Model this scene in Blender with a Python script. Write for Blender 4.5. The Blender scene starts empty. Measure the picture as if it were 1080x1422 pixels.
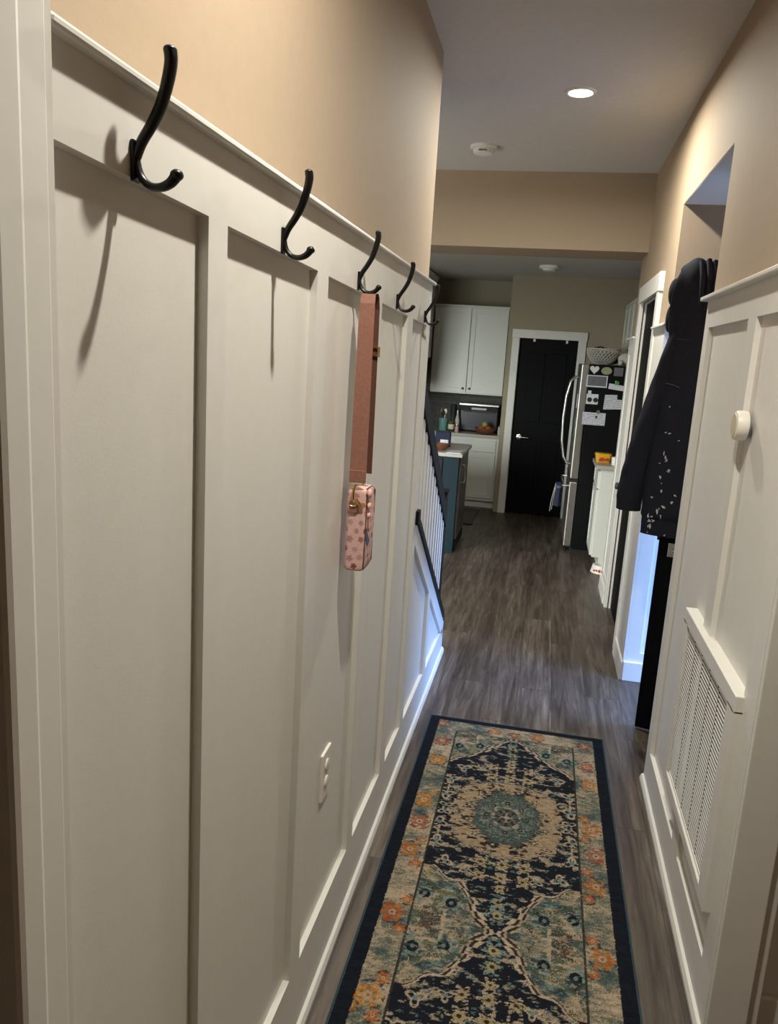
import bpy, bmesh, math, random
import numpy as np
from mathutils import Vector, Matrix
random.seed(7); rng = np.random.default_rng(5)
scene = bpy.context.scene
COL = scene.collection
H = 1.755

# ------------------------------------------------------------------ materials
def lin(c):
    if isinstance(c, str):
        c = c.lstrip('#'); c = [int(c[i:i+2], 16)/255 for i in (0, 2, 4)]
    return tuple(x/12.92 if x <= .04045 else ((x+.055)/1.055)**2.4 for x in c) + (1.0,)
class NT:
    def __init__(s, name):
        s.m = bpy.data.materials.new(name); s.m.use_nodes = True
        s.t = s.m.node_tree; s.n = s.t.nodes; s.b = s.n['Principled BSDF']
    def add(s, typ, **k):
        n = s.n.new(typ)
        for a, v in k.items():
            if hasattr(n, a): setattr(n, a, v)
            else: n.inputs[a.replace('_', ' ')].default_value = v
        return n
    def link(s, a, b): s.t.links.new(a, b)
    def coord(s, scale=(1, 1, 1), rot=(0, 0, 0), loc=(0, 0, 0), kind='Object'):
        c = s.add('ShaderNodeTexCoord'); m = s.add('ShaderNodeMapping')
        m.inputs['Scale'].default_value = scale; m.inputs['Rotation'].default_value = rot; m.inputs['Location'].default_value = loc
        s.link(c.outputs[kind], m.inputs['Vector']); return m.outputs['Vector']
    def mix(s, fac, a, b, mode='MIX'):
        n = s.n.new('ShaderNodeMix'); n.data_type = 'RGBA'; n.blend_type = mode
        for i, v in ((0, fac), (6, a), (7, b)):
            if hasattr(v, 'links') or hasattr(v, 'is_output'): s.link(v, n.inputs[i])
            else: n.inputs[i].default_value = v
        return n.outputs[2]
    def ramp(s, fac, stops):
        n = s.n.new('ShaderNodeValToRGB'); e = n.color_ramp.elements
        while len(e) < len(stops): e.new(.5)
        for i, (p, c) in enumerate(stops): e[i].position = p; e[i].color = c
        s.link(fac, n.inputs['Fac']); return n.outputs['Color']
    def bump(s, height, strength=.2, dist=.002):
        n = s.n.new('ShaderNodeBump'); n.inputs['Strength'].default_value = strength; n.inputs['Distance'].default_value = dist
        s.link(height, n.inputs['Height']); s.link(n.outputs['Normal'], s.b.inputs['Normal'])

def paint(name, c, rough=.5, metal=0, var=.04, scale=6, bump=.0, bscale=200, spec=.5):
    t = NT(name); c = lin(c)
    v = t.coord((scale,)*3); n = t.add('ShaderNodeTexNoise'); n.inputs['Detail'].default_value = 4
    t.link(v, n.inputs['Vector'])
    lo = tuple(max(0, x*(1-var)) for x in c[:3])+(1,); hi = tuple(min(1, x*(1+var)) for x in c[:3])+(1,)
    t.link(t.ramp(n.outputs['Fac'], [(.3, lo), (.7, hi)]), t.b.inputs['Base Color'])
    t.b.inputs['Roughness'].default_value = rough; t.b.inputs['Metallic'].default_value = metal
    t.b.inputs['Specular IOR Level'].default_value = spec
    if bump:
        n2 = t.add('ShaderNodeTexNoise'); n2.inputs['Scale'].default_value = bscale; n2.inputs['Detail'].default_value = 3
        t.link(t.coord(), n2.inputs['Vector']); t.bump(n2.outputs['Fac'], bump)
    return t.m

M = {}
M['tan'] = paint('tan_wall_paint', '#a28f78', .75, bump=.12, bscale=260, var=.02)
M['tan_dim'] = paint('dim_tinted_tan_paint', '#9b917b', .75, bump=.12, bscale=260, var=.02)  # tan wall colour shifted olive to stand in for the dim kitchen light
M['white'] = paint('white_trim_paint', '#dedcd6', .42, var=.015, bump=.03, bscale=150)
M['panelwhite'] = paint('white_panel_paint', '#dcdad3', .5, var=.015, bump=.06, bscale=220)
M['ceil'] = paint('ceiling_paint', '#c9c6c2', .9, var=.03, bump=.25, bscale=120)
M['cab'] = paint('cabinet_white_paint', '#d9dad2', .4, var=.015)
M['black'] = paint('matte_black_metal', '#141312', .38, .3, var=.1)
M['doorblack'] = paint('black_door_paint', '#08080b', .6, var=.1, spec=.12)
M['blackrail'] = paint('black_stained_wood', '#0e0d0f', .55, var=.2, scale=20, spec=.2)
M['chrome'] = paint('brushed_chrome', '#c9c8c4', .25, 1, var=.03)
M['stainless'] = paint('stainless_steel', '#8f8b85', .38, .85, var=.08, scale=3)
M['gold'] = paint('pale_gold_metal', '#d8b878', .25, 1, var=.05)
M['plasticwhite'] = paint('white_plastic', '#e8e4dc', .4, var=.01)
M['dark'] = paint('dark_void', '#151417', .7, var=.1)
M['grey'] = paint('grey_plastic', '#77777a', .5, var=.05)
M['charcoal'] = paint('charcoal_laminate', '#1f1e20', .5, var=.1, spec=.2)
M['fridgeblack'] = paint('black_fridge_side', '#0b0b0e', .65, var=.1, bump=.1, bscale=300, spec=.12)
M['teal'] = paint('teal_cabinet_paint', '#0f252d', .55, var=.06, spec=.2)
M['counter'] = paint('pale_quartz', '#aba79f', .35, var=.08, scale=40)
M['greentint'] = paint('teal_glaze', '#5f8a86', .3, var=.1)
M['leather'] = paint('brown_leather', '#8f6354', .5, var=.12, scale=30, bump=.15, bscale=400)
M['leatherdark'] = paint('dark_brown_leather', '#5f3c30', .55, var=.12, scale=30)
M['cloth'] = paint('black_fleece', '#26272f', .95, var=.25, scale=60, bump=.4, bscale=500, spec=.15)
M['clothseam'] = paint('grey_seam_thread', '#3c3c40', .9, var=.1)
M['splat'] = paint('white_paint_spots', '#cfccc8', .6, var=.1)
M['navycloth'] = paint('navy_fabric', '#232840', .9, var=.2, scale=40)
M['bluecloth'] = paint('slate_blue_fabric', '#4a5a74', .9, var=.1, scale=60)
M['paper'] = paint('white_paper', '#c9cad0', .8, var=.03)
M['brownbowl'] = paint('brown_wood_bowl', '#6b3f28', .5, var=.2, scale=15)
M['orange'] = paint('orange_fruit', '#a8562a', .5, var=.2, scale=20)
M['greenfruit'] = paint('yellow_green_fruit', '#8d8a48', .5, var=.2, scale=20)
M['jarlid'] = paint('cream_label', '#c9c3a8', .5, var=.05)
M['greenglass'] = paint('dark_green_glass', '#2c3b2a', .2, var=.1)
M['pinksalt'] = paint('pink_salt', '#c89a8e', .6, var=.15, scale=80)
M['yellow'] = paint('yellow_tub_plastic', '#d3a41c', .4, var=.04)
M['red'] = paint('red_print', '#b3321f', .5, var=.1)
M['green'] = paint('green_plastic_clip', '#3f9b46', .4, var=.05)
M['smoke'] = paint('smoky_oven_glass', '#46464b', .25, var=.1, spec=.3)
M['olive'] = paint('pale_olive_magnet', '#8d9070', .5, var=.1)
M['mat'] = paint('grey_brown_mat', '#5b534c', .95, var=.2, scale=40)
M['matedge'] = paint('dark_mat_edge', '#211e1d', .95, var=.2)
M['photo'] = paint('grey_photo_print', '#5d5f66', .4, var=.5, scale=35)
M['ventdark'] = paint('painted_vent_shade', '#2a2622', .9, var=.1)  # near-black tone stands in for shade in the grille gaps
M['rope'] = paint('white_cord_weave', '#b6b3aa', .9, var=.1, scale=60)

def emis(name, c, s):
    t = NT(name); t.b.inputs['Base Color'].default_value = (.9, .9, .9, 1)
    t.b.inputs['Emission Color'].default_value = lin(c); t.b.inputs['Emission Strength'].default_value = s; return t.m
M['led'] = emis('glowing_led_lens', '#fff1de', 28)

def floor_mat():
    t = NT('grey_brown_plank_floor')
    v = t.coord((1, 1, 1), (0, 0, math.pi/2))
    br = t.add('ShaderNodeTexBrick'); br.offset = .37; br.squash = 1
    for k, val in (('Scale', 1), ('Mortar Size', .0012), ('Mortar Smooth', .3), ('Bias', 0), ('Brick Width', 1.22), ('Row Height', .18)):
        br.inputs[k].default_value = val
    br.inputs['Color1'].default_value = (0, 0, 0, 1); br.inputs['Color2'].default_value = (1, 1, 1, 1); br.inputs['Mortar'].default_value = (.0, .0, .0, 1)
    t.link(v, br.inputs['Vector'])
    # grain: noise stretched along the planks, shifted per plank
    c = t.add('ShaderNodeTexCoord')
    sc = t.add('ShaderNodeVectorMath', operation='MULTIPLY'); sc.inputs[1].default_value = (34, 2.2, 1)
    t.link(c.outputs['Object'], sc.inputs[0])
    sh = t.add('ShaderNodeVectorMath', operation='MULTIPLY_ADD'); sh.inputs[1].default_value = (7, 31, 13)
    t.link(br.outputs['Color'], sh.inputs[0]); t.link(sc.outputs[0], sh.inputs[2])
    n = t.add('ShaderNodeTexNoise'); n.inputs['Scale'].default_value = 1; n.inputs['Detail'].default_value = 7; n.inputs['Roughness'].default_value = .65; n.inputs['Distortion'].default_value = .9
    t.link(sh.outputs[0], n.inputs['Vector'])
    sc2 = t.add('ShaderNodeVectorMath', operation='MULTIPLY'); sc2.inputs[1].default_value = (9, .9, 1)
    t.link(c.outputs['Object'], sc2.inputs[0])
    n2 = t.add('ShaderNodeTexNoise'); n2.inputs['Scale'].default_value = 1; n2.inputs['Detail'].default_value = 4; n2.inputs['Distortion'].default_value = 1.5
    t.link(sc2.outputs[0], n2.inputs['Vector'])
    base = t.ramp(n.outputs['Fac'], [(.28, lin('#3f3833')), (.45, lin('#645c56')), (.6, lin('#7f7771')), (.78, lin('#a8a099'))])
    big = t.ramp(n2.outputs['Fac'], [(.3, lin('#8d8078')), (.7, lin('#f6efe6'))])
    m1 = t.mix(.75, base, big, 'MULTIPLY')
    tone = t.ramp(br.outputs['Color'], [(0, lin('#b8b0a6')), (1, lin('#f4f0ec'))])
    m2 = t.mix(.75, m1, tone, 'MULTIPLY')
    m3 = t.mix(br.outputs['Fac'], m2, lin('#2a2522'))
    t.link(m3, t.b.inputs['Base Color'])
    t.b.inputs['Roughness'].default_value = .42
    t.b.inputs['Specular IOR Level'].default_value = .45
    t.bump(n.outputs['Fac'], .12, .002)
    return t.m
M['floor'] = floor_mat()

def tile_mat():
    t = NT('grey_subway_tile'); br = t.add('ShaderNodeTexBrick')
    for k, val in (('Scale', 1), ('Mortar Size', .003), ('Brick Width', .15), ('Row Height', .075)): br.inputs[k].default_value = val
    br.inputs['Color1'].default_value = lin('#504f49'); br.inputs['Color2'].default_value = lin('#45443f'); br.inputs['Mortar'].default_value = lin('#5b5a54')  # tones lowered to carry the shade under the wall cabinet
    t.link(t.coord((1, 1, 1), (math.pi/2, 0, 0)), br.inputs['Vector']); t.link(br.outputs['Color'], t.b.inputs['Base Color'])
    t.b.inputs['Roughness'].default_value = .55; t.b.inputs['Specular IOR Level'].default_value = .2; return t.m
M['tile'] = tile_mat()

def lines_mat(name, base, ink, period, duty, axis=2, loc=0):
    t = NT(name); c = t.add('ShaderNodeTexCoord'); s = t.add('ShaderNodeSeparateXYZ'); t.link(c.outputs['Object'], s.inputs[0])
    a = t.add('ShaderNodeMath', operation='DIVIDE'); a.inputs[1].default_value = period; t.link(s.outputs[axis], a.inputs[0])
    f = t.add('ShaderNodeMath', operation='FRACT'); t.link(a.outputs[0], f.inputs[0])
    l = t.add('ShaderNodeMath', operation='LESS_THAN'); l.inputs[1].default_value = duty; t.link(f.outputs[0], l.inputs[0])
    n = t.add('ShaderNodeTexNoise'); n.inputs['Scale'].default_value = 60; t.link(c.outputs['Object'], n.inputs['Vector'])
    g = t.add('ShaderNodeMath', operation='GREATER_THAN'); g.inputs[1].default_value = .45; t.link(n.outputs['Fac'], g.inputs[0])
    mm = t.add('ShaderNodeMath', operation='MULTIPLY'); t.link(l.outputs[0], mm.inputs[0]); t.link(g.outputs[0], mm.inputs[1])
    t.link(t.mix(mm.outputs[0], lin(base), lin(ink)), t.b.inputs['Base Color']); t.b.inputs['Roughness'].default_value = .8; return t.m
M['listpaper'] = lines_mat('paper_with_lines_of_print', '#bfc1c9', '#8d9099', .018, .35)

def attr_mat(name, rough=.95, bscale=900, bstr=.6):
    t = NT(name); a = t.add('ShaderNodeAttribute'); a.attribute_name = 'Col'
    n = t.add('ShaderNodeTexNoise'); n.inputs['Scale'].default_value = bscale; n.inputs['Detail'].default_value = 2
    t.link(t.coord(), n.inputs['Vector'])
    sh = t.ramp(n.outputs['Fac'], [(.3, (.6, .6, .6, 1)), (.7, (1.25, 1.25, 1.25, 1))])
    t.link(t.mix(.6, a.outputs['Color'], sh, 'MULTIPLY'), t.b.inputs['Base Color'])
    t.b.inputs['Roughness'].default_value = rough; t.b.inputs['Specular IOR Level'].default_value = .12
    t.bump(n.outputs['Fac'], bstr, .003); return t.m
M['rug'] = attr_mat('woven_oriental_rug', 1, 420, .8)
M['floral'] = attr_mat('pink_floral_coated_cloth', .45, 700, .1)
M['rugedge'] = paint('teal_serged_edge', '#2a3f48', .95, var=.3, scale=120)

# ------------------------------------------------------------------ mesh builder
def wo(o):
    p = Vector((0, 0, 0))
    while o is not None: p += o.location; o = o.parent
    return p
def tag(o, label=None, cat=None, group=None, kind=None):
    if label: o['label'] = label
    if cat: o['category'] = cat
    if group: o['group'] = group
    if kind: o['kind'] = kind
    return o
def thing(name, loc, label, cat, group=None):
    o = bpy.data.objects.new(name, None); COL.objects.link(o); o.location = loc; o.empty_display_size = .05
    return tag(o, label, cat, group)
class MB:
    def __init__(s): s.v = []; s.f = []; s.col = None
    def raw(s, v, f):
        b = len(s.v); s.v += [tuple(p) for p in v]; s.f += [tuple(i+b for i in q) for q in f]; return s
    def box(s, x0, x1, y0, y1, z0, z1, bev=0, seg=2, mat=None):
        bm = bmesh.new()
        vs = [bm.verts.new((x, y, z)) for x in sorted((x0, x1)) for y in sorted((y0, y1)) for z in sorted((z0, z1))]
        for q in ((0, 1, 3, 2), (4, 6, 7, 5), (0, 4, 5, 1), (2, 3, 7, 6), (0, 2, 6, 4), (1, 5, 7, 3)): bm.faces.new([vs[i] for i in q])
        if bev: bmesh.ops.bevel(bm, geom=list(bm.edges), offset=bev, segments=seg, profile=.5, affect='EDGES')
        bm.verts.index_update()
        v = [p.co.copy() for p in bm.verts]; f = [[q.index for q in fc.verts] for fc in bm.faces]; bm.free()
        if mat is not None: v = [mat @ p for p in v]
        return s.raw(v, f)
    def rings(s, R, cap=True, loop=False):
        n = len(R[0]); v = [p for r in R for p in r]; f = []
        m = len(R)
        for i in range(m if loop else m-1):
            a = i*n; b = ((i+1) % m)*n
            for k in range(n):
                k2 = (k+1) % n; f.append((a+k, a+k2, b+k2, b+k))
        if cap and not loop:
            f.append(tuple(range(n-1, -1, -1))); f.append(tuple(range((m-1)*n, m*n)))
        return s.raw(v, f)
    def tube(s, pts, r, n=10, cap=True, loop=False):
        pts = [Vector(p) for p in pts]; R = []
        up = None
        for i, p in enumerate(pts):
            a = pts[(i-1) % len(pts)] if (i or loop) else p; b = pts[(i+1) % len(pts)] if (i < len(pts)-1 or loop) else p
            d = (b-a).normalized()
            if up is None: up = d.orthogonal().normalized()
            up = (up-d*up.dot(d)).normalized(); w = d.cross(up)
            rr = r[i] if isinstance(r, (list, tuple)) else r
            R.append([p+(up*math.cos(2*math.pi*k/n)+w*math.sin(2*math.pi*k/n))*rr for k in range(n)])
        return s.rings(R, cap, loop)
    def lathe(s, prof, c=(0, 0, 0), n=28, axis='z', cap=True):
        R = []
        for r, h in prof:
            ring = []
            for k in range(n):
                a = 2*math.pi*k/n; p = (r*math.cos(a), r*math.sin(a), h)
                if axis == 'x': p = (p[2], p[0], p[1])
                elif axis == 'y': p = (p[1], p[2], p[0])
                ring.append((p[0]+c[0], p[1]+c[1], p[2]+c[2]))
            R.append(ring)
        return s.rings(R, cap)
    def prism(s, poly, a0, a1, axis='x'):
        def mk(a, p):
            return {'x': (a, p[0], p[1]), 'y': (p[0], a, p[1]), 'z': (p[0], p[1], a)}[axis]
        return s.rings([[mk(a0, p) for p in poly], [mk(a1, p) for p in poly]])
    def ball(s, c, r, n=14, m=8, sq=(1, 1, 1)):
        R = [[(c[0]+sq[0]*r*math.sin(math.pi*(i+.02)/(m+.04))*math.cos(2*math.pi*k/n), c[1]+sq[1]*r*math.sin(math.pi*(i+.02)/(m+.04))*math.sin(2*math.pi*k/n), c[2]+sq[2]*r*math.cos(math.pi*(i+.02)/(m+.04))) for k in range(n)] for i in range(m+1)]
        return s.rings(R)
    def build(s, name, mat, parent=None, smooth=False, origin=None, kind=None):
        me = bpy.data.meshes.new(name); base = wo(parent) if parent is not None else Vector(origin or (0, 0, 0))
        me.from_pydata([tuple(Vector(p)-base) for p in s.v], [], s.f)
        bm = bmesh.new(); bm.from_mesh(me); bmesh.ops.recalc_face_normals(bm, faces=bm.faces); bm.to_mesh(me); bm.free()
        me.materials.append(M[mat] if isinstance(mat, str) else mat)
        if smooth:
            me.polygons.foreach_set('use_smooth', [True]*len(me.polygons))
            try: me.set_sharp_from_angle(angle=math.radians(38))
            except Exception: pass
        me.update()
        o = bpy.data.objects.new(name, me); COL.objects.link(o)
        if parent is not None: o.parent = parent
        elif origin: o.location = origin
        if kind: o['kind'] = kind
        return o
def struct(name, mb, mat, smooth=False): return mb.build(name, mat, None, smooth, None, 'structure')
def dup(root, loc, label=None, group=None):
    r = root.copy(); COL.objects.link(r); r.location = loc
    if label: r['label'] = label
    if group: r['group'] = group
    for ch in list(root.children):
        c = ch.copy(); COL.objects.link(c); c.parent = r
        for g in list(ch.children):
            d = g.copy(); COL.objects.link(d); d.parent = c
    return r
def part(o, label): o['label'] = label; return o
# ------------------------------------------------------------------ the setting
ZC, ZK = 3.065, 2.70
XB, XP = -.48, -.496           # left boards / left panel face
XR, XRP = .573, .590           # right boards / right panel face
struct('floor', MB().box(-3.4, 1.75, -1.5, 10.1, -.1, 0), 'floor')
struct('ceiling', MB().box(-1.64, 1.65, -1.5, 3.85, ZC, ZC+.12).box(-3.4, 1.65, 3.85, 6.35, ZC, ZC+.12).box(-3.4, 1.65, 6.35, 10.1, ZK, ZK+.5), 'ceil')
struct('wall_header', MB().box(-3.3, 1.55, 5.9, 6.35, 2.55, ZC), 'tan')
def slope(y): return 1.10-(y-3.11)*.658
w = MB().box(-.72, -.59, .62, 3.72, 2.02, ZC)
struct('wall_left', w, 'tan')
# lower wainscot panel of the left wall with its slanted end under the stair
struct('trim_1', MB().prism([(.62, 0), (4.50, 0), (4.50, slope(4.5)), (3.14, slope(3.14)), (3.14, 2.022), (.62, 2.022)], -.60, XP, 'x'), 'panelwhite')
def zb(y): return 1.927-(y-1)*.027
def zl(y): return .235-(y-1.4)*.026
b = MB()
b.prism([(.692, zb(.692)), (3.14, zb(3.14)), (3.14, 2.03), (.692, 2.03)], XP-.005, XB, 'x')
b.prism([(.692, 0), (4.5, 0), (4.5, zl(4.5)), (.692, zl(.692))], XP-.005, XB, 'x')
for y0, y1 in ((1.062, 1.128), (1.59, 1.67), (2.15, 2.225), (2.645, 2.745), (3.06, 3.14)):
    b.prism([(y0, zl(y0)), (y1, zl(y1)), (y1, zb(y1)), (y0, zb(y0))], XP-.005, XB, 'x')
b.prism([(3.70, zl(3.7)), (3.78, zl(3.78)), (3.78, slope(3.78)-.10), (3.70, slope(3.70)-.10)], XP-.005, XB, 'x')
b.prism([(3.14, slope(3.14)-.10), (4.44, slope(4.44)-.10), (4.5, zl(4.5)), (4.5, slope(4.5)), (3.14, slope(3.14))], XP-.005, XB, 'x')
struct('trim_2', b, 'white')
struct('trim_3', MB().box(-.605, -.4655, .692, 3.15, 2.026, 2.038, .004), 'white')          # cap along the left wall
struct('baseboard_left', MB().prism([(XB, 0), (XB+.015, 0), (XB+.015, .012), (XB+.009, .026), (XB, .03)], .70, 4.5, 'y'), 'white')
# casing of the doorway the picture is taken from
struct('trim_4', MB().prism([(-.51, .691), (-.4655, .691), (-.464, .689), (-.464, .679), (-.4625, .677), (-.461, .674), (-.4585, .636), (-.457, .633), (-.4555, .629), (-.455, .600), (-.457, .594), (-.462, .592), (-.53, .592), (-.53, .62), (-.51, .68)], 0, 2.6, 'z'), 'white')
struct('door_1', MB().box(-1.3, -.525, .54, .575, 0, 2.6), 'doorblack')
struct('wall_back', MB().box(-1.64, 1.55, -1.5, -1.4, 0, ZC).box(-1.64, -1.56, -1.4, .62, 0, ZC).box(-1.64, -.6, .54, .62, 2.6, ZC).box(-1.64, -1.25, .54, .62, 0, ZC), 'tan')
# right side: near stretch, header over the alcove, far stretch with a door
R = MB()
R.box(XRP, .70, 1.93, 3.30, 2.022, ZC).box(XRP, .70, 3.30, 4.45, 2.60, ZC).box(XRP, .70, 4.45, 4.95, 0, ZC)
R.box(XRP, .70, 4.95, 5.80, 2.2, ZC).box(XRP, .70, 5.80, 6.30, 0, ZC)
struct('wall_right', R, 'tan')
struct('trim_5', MB().box(XRP, .70, 1.93, 3.30, 0, 2.022), 'panelwhite')
b = MB()
b.box(XR, XRP+.003, 1.93, 3.30, 1.925, 2.03).box(XR, XRP+.003, 1.93, 3.30, 0, .165)
for y0, y1 in ((1.93, 2.04), (2.50, 2.60), (3.22, 3.30)): b.box(XR, XRP+.003, y0, y1, .165, 1.925)
struct('trim_6', b, 'white')
struct('trim_7', MB().box(.545, .62, 1.92, 3.315, 2.026, 2.042, .004), 'white')
struct('baseboard_right', MB().prism([(XR, 0), (XR-.015, 0), (XR-.015, .012), (XR-.009, .026), (XR, .03)], 1.93, 3.30, 'y')
       .prism([(XR, 0), (XR-.015, 0), (XR-.015, .012), (XR-.009, .10), (XR, .11)], 4.42, 4.86, 'y')
       .prism([(XR, 0), (XR-.015, 0), (XR-.015, .012), (XR-.009, .10), (XR, .11)], 5.90, 6.36, 'y')
       .box(XR-.012, .70, 6.35, 6.362, 0, .11), 'white')
# the wall end and the room beside the camera
struct('wall_near', MB().box(.688, 1.55, 2.0, 2.1, 0, ZC), 'panelwhite')
struct('trim_8', MB().box(XR+.001, .672, 1.913, 1.929, 0, 2.022, .003), 'white')
struct('baseboard_near', MB().box(.70, 1.55, 1.985, 2.0, 0, .12, .004), 'white')
# alcove with the outside doorway
A = MB().box(.701, 1.55, 3.20, 3.30, 0, 2.6).box(.5905, 1.55, 4.449, 4.57, 0, 2.598)
struct('wall_alcove', A, 'tan')
struct('ceiling_alcove', MB().box(.5925, 1.55, 3.2, 4.57, 2.597, 2.72), 'ceil')
b = MB().box(XRP-.006, 1.50, 4.438, 4.455, 0, 1.99)
struct('trim_9', b, 'panelwhite')
b = MB().box(.59, 1.50, 4.424, 4.440, 1.87, 1.985).box(.59, 1.50, 4.424, 4.440, 0, .17).box(.59, .66, 4.424, 4.44, .17, 1.87).box(1.05, 1.13, 4.424, 4.44, .17, 1.87)
b.box(XR, .5895, 4.424, 4.86, 0, 1.985)
struct('trim_10', b, 'white')
struct('trim_11', MB().box(.555, 1.50, 4.395, 4.46, 1.985, 2.0, .004).box(.55, .61, 4.395, 4.87, 1.985, 2.0, .004), 'white')
struct('baseboard_alcove', MB().box(.575, 1.50, 4.408, 4.426, 0, .115, .004), 'white')
# side door in the far right stretch
c = MB().box(.566, .60, 4.85, 4.95, 0, 2.2, .003).box(.566, .60, 5.80, 5.90, 0, 2.2, .003).box(.562, .60, 4.84, 5.91, 2.2, 2.31, .003)
c.box(.60, .70, 4.945, 4.955, 0, 2.2).box(.60, .70, 5.795, 5.805, 0, 2.2).box(.60, .70, 4.95, 5.80, 2.195, 2.205)
struct('trim_12', c, 'white')
d2 = struct('door_2', MB().box(.612, .647, 4.957, 5.793, .01, 2.193, .002)
            .box(.605, .614, 5.06, 5.69, 1.15, 2.02, .006).box(.605, .614, 5.06, 5.69, .2, 1.0, .006), 'doorblack')
MB().lathe([(.004, 0), (.028, 0), (.028, -.008), (.010, -.012), (.010, -.04), (.026, -.05), (.028, -.065), (.018, -.075), (.003, -.077)], (.612, 5.73, .93), 20, 'x').build('door_knob', 'chrome', d2, True)
# wainscot on the last stretch of the right wall
b = MB().box(XR+.008, XRP+.002, 5.90, 6.35, 0, 1.96)
b.box(XR, XRP, 5.90, 6.35, 1.86, 1.965).box(XR, XRP, 5.90, 6.35, 0, .16).box(XR, XRP, 5.90, 5.96, .16, 1.86).box(XR, XRP, 6.27, 6.35, .16, 1.86)
struct('trim_13', b, 'white')
struct('trim_14', MB().box(.55, .70, 5.90, 6.37, 1.965, 1.98, .004), 'white')
# outer shell
E_ = MB().box(1.55, 1.65, -1.5, 3.52, 0, ZC).box(1.55, 1.65, 4.44, 10.1, 0, ZC).box(1.55, 1.65, 3.52, 4.44, 2.15, ZC)
struct('wall_outer_right', E_, 'tan')
W_ = MB().box(-3.4, -3.3, 3.85, 10.1, 0, ZC)
struct('wall_outer_left', W_, 'tan')
struct('wall_side_room', MB().box(-3.3, -3.15, 3.85, 3.95, 0, ZC).box(-1.85, -1.522, 3.85, 3.95, 0, ZC).box(-3.15, -1.85, 3.85, 3.95, 0, .25).box(-3.15, -1.85, 3.85, 3.95, 2.35, ZC), 'tan')
wf = MB().box(-3.17, -1.83, 3.945, 3.97, .17, .25, .003).box(-3.17, -1.83, 3.945, 3.97, 2.35, 2.44, .003).box(-3.23, -3.15, 3.945, 3.97, .17, 2.44, .003).box(-1.85, -1.77, 3.945, 3.97, .17, 2.44, .003).box(-2.53, -2.47, 3.88, 3.92, .25, 2.35, .003)
struct('unseen_window', wf, 'white')  # unseen window, added in this wall to throw daylight on the kitchen fronts
# stairwell side wall
struct('wall_stair', MB().box(-1.64, -1.522, .62, 3.86, 0, ZC), 'tan')
# kitchen shell
K = MB().box(-.5, 1.1, 9.15, 9.27, 2.02, ZK).box(-.5, -.365, 9.15, 9.27, 0, 2.02).box(.29, 1.1, 9.15, 9.27, 0, 2.02)
struct('wall_far', K, 'tan_dim')
struct('wall_pantry', MB().box(-.497, -.42, 9.27, 9.93, 0, ZK), 'tan_dim')
struct('wall_far_back', MB().box(-3.3, 1.55, 9.932, 10.05, 0, ZK), 'tan_dim')
struct('wall_kitchen_right', MB().box(1.1, 1.2, 6.35, 9.3, 0, ZK).box(.70, 1.2, 6.30, 6.35, 0, ZK), 'tan')
struct('wall_kitchen_left', MB().box(-1.85, -1.72, 7.9, 9.95, 0, ZK), 'tan')
struct('trim_15', MB().box(-.445, -.365, 9.125, 9.152, 0, 2.02, .003).box(.29, .372, 9.125, 9.152, 0, 2.02, .003).box(-.45, .378, 9.122, 9.152, 2.02, 2.115, .003)
       .box(-.37, -.36, 9.15, 9.25, 0, 2.02).box(.285, .295, 9.15, 9.25, 0, 2.02), 'white')
d3 = MB().box(-.358, .283, 9.18, 9.215, .01, 2.015, .002)
for z0, z1 in ((1.08, 1.86), (.18, .86)): d3.box(-.25, -.06, 9.172, 9.182, z0, z1, .005).box(-.01, .18, 9.172, 9.182, z0, z1, .005)
door3 = struct('door_3', d3, 'doorblack')
h = MB().lathe([(.003, 0), (.03, 0), (.03, -.012), (.012, -.016), (.012, -.05), (.003, -.052)], (-.275, 9.18, .905), 20, 'y')
h.tube([(-.275, 9.13, .905), (-.25, 9.125, .905), (-.20, 9.125, .903), (-.165, 9.128, .902)], [.011, .011, .010, .008], 10)
part(h.build('lever_handle', 'chrome', door3, True), 'satin chrome lever handle')
for x in (-.20, .16):
    part(MB().box(x-.012, x+.012, 9.168, 9.182, 1.985, 2.02, .003).build('door_hook', 'plasticwhite', door3), 'small pale clip over the top of the door')

# ------------------------------------------------------------------ staircase
for k in range(9):
    y1 = 4.38-k*.255; z = (k+1)*.168
    pass
st = MB()
for k in range(9):
    y1 = 4.40-k*.255; z1 = (k+1)*.168
    st.box(-1.52, -.605, max(y1-.255, 1.9), y1, 0 if k < 1 else z1-.168, z1-.03)
sr = thing('staircase', (-1.06, 4.40, 0), 'staircase with black treads rising behind the white triangular panelled wall', 'staircase')
st.build('riser_block', 'white', sr)
for k in range(9):
    y1 = 4.40-k*.255; z1 = (k+1)*.168
    MB().box(-1.52, -.605, y1-.255, y1+.02, z1-.03, z1, .006).build('tread', 'blackrail', sr)
bal = thing('stair_railing', (-.5, 4.46, 0), 'stair railing with white balusters and a sloping black handrail ending at a black newel post', 'railing')
def bar(m, y0, y1, zf, dz0, dz1, x0, x1):
    m.prism([(y0, zf(y0)+dz0), (y1, zf(y1)+dz0), (y1, zf(y1)+dz1), (y0, zf(y0)+dz1)], x0, x1, 'x')
def hr(y): return 1.745-(y-3.06)*.662
part_ = MB(); bar(part_, 3.145, 4.305, hr, -.105, .0, -.545, -.488); part(part_.build('handrail', 'blackrail', bal), 'sloping black handrail')
sh = MB(); bar(sh, 3.145, 4.42, slope, .0, .035, -.53, -.470); sh.box(-.50, -.466, 3.11, 3.16, slope(3.11)-.03, slope(3.11)+.03, .003)
part(sh.build('shoe_rail', 'blackrail', bal), 'thin black rail along the foot of the balusters')
y = 3.19
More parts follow.
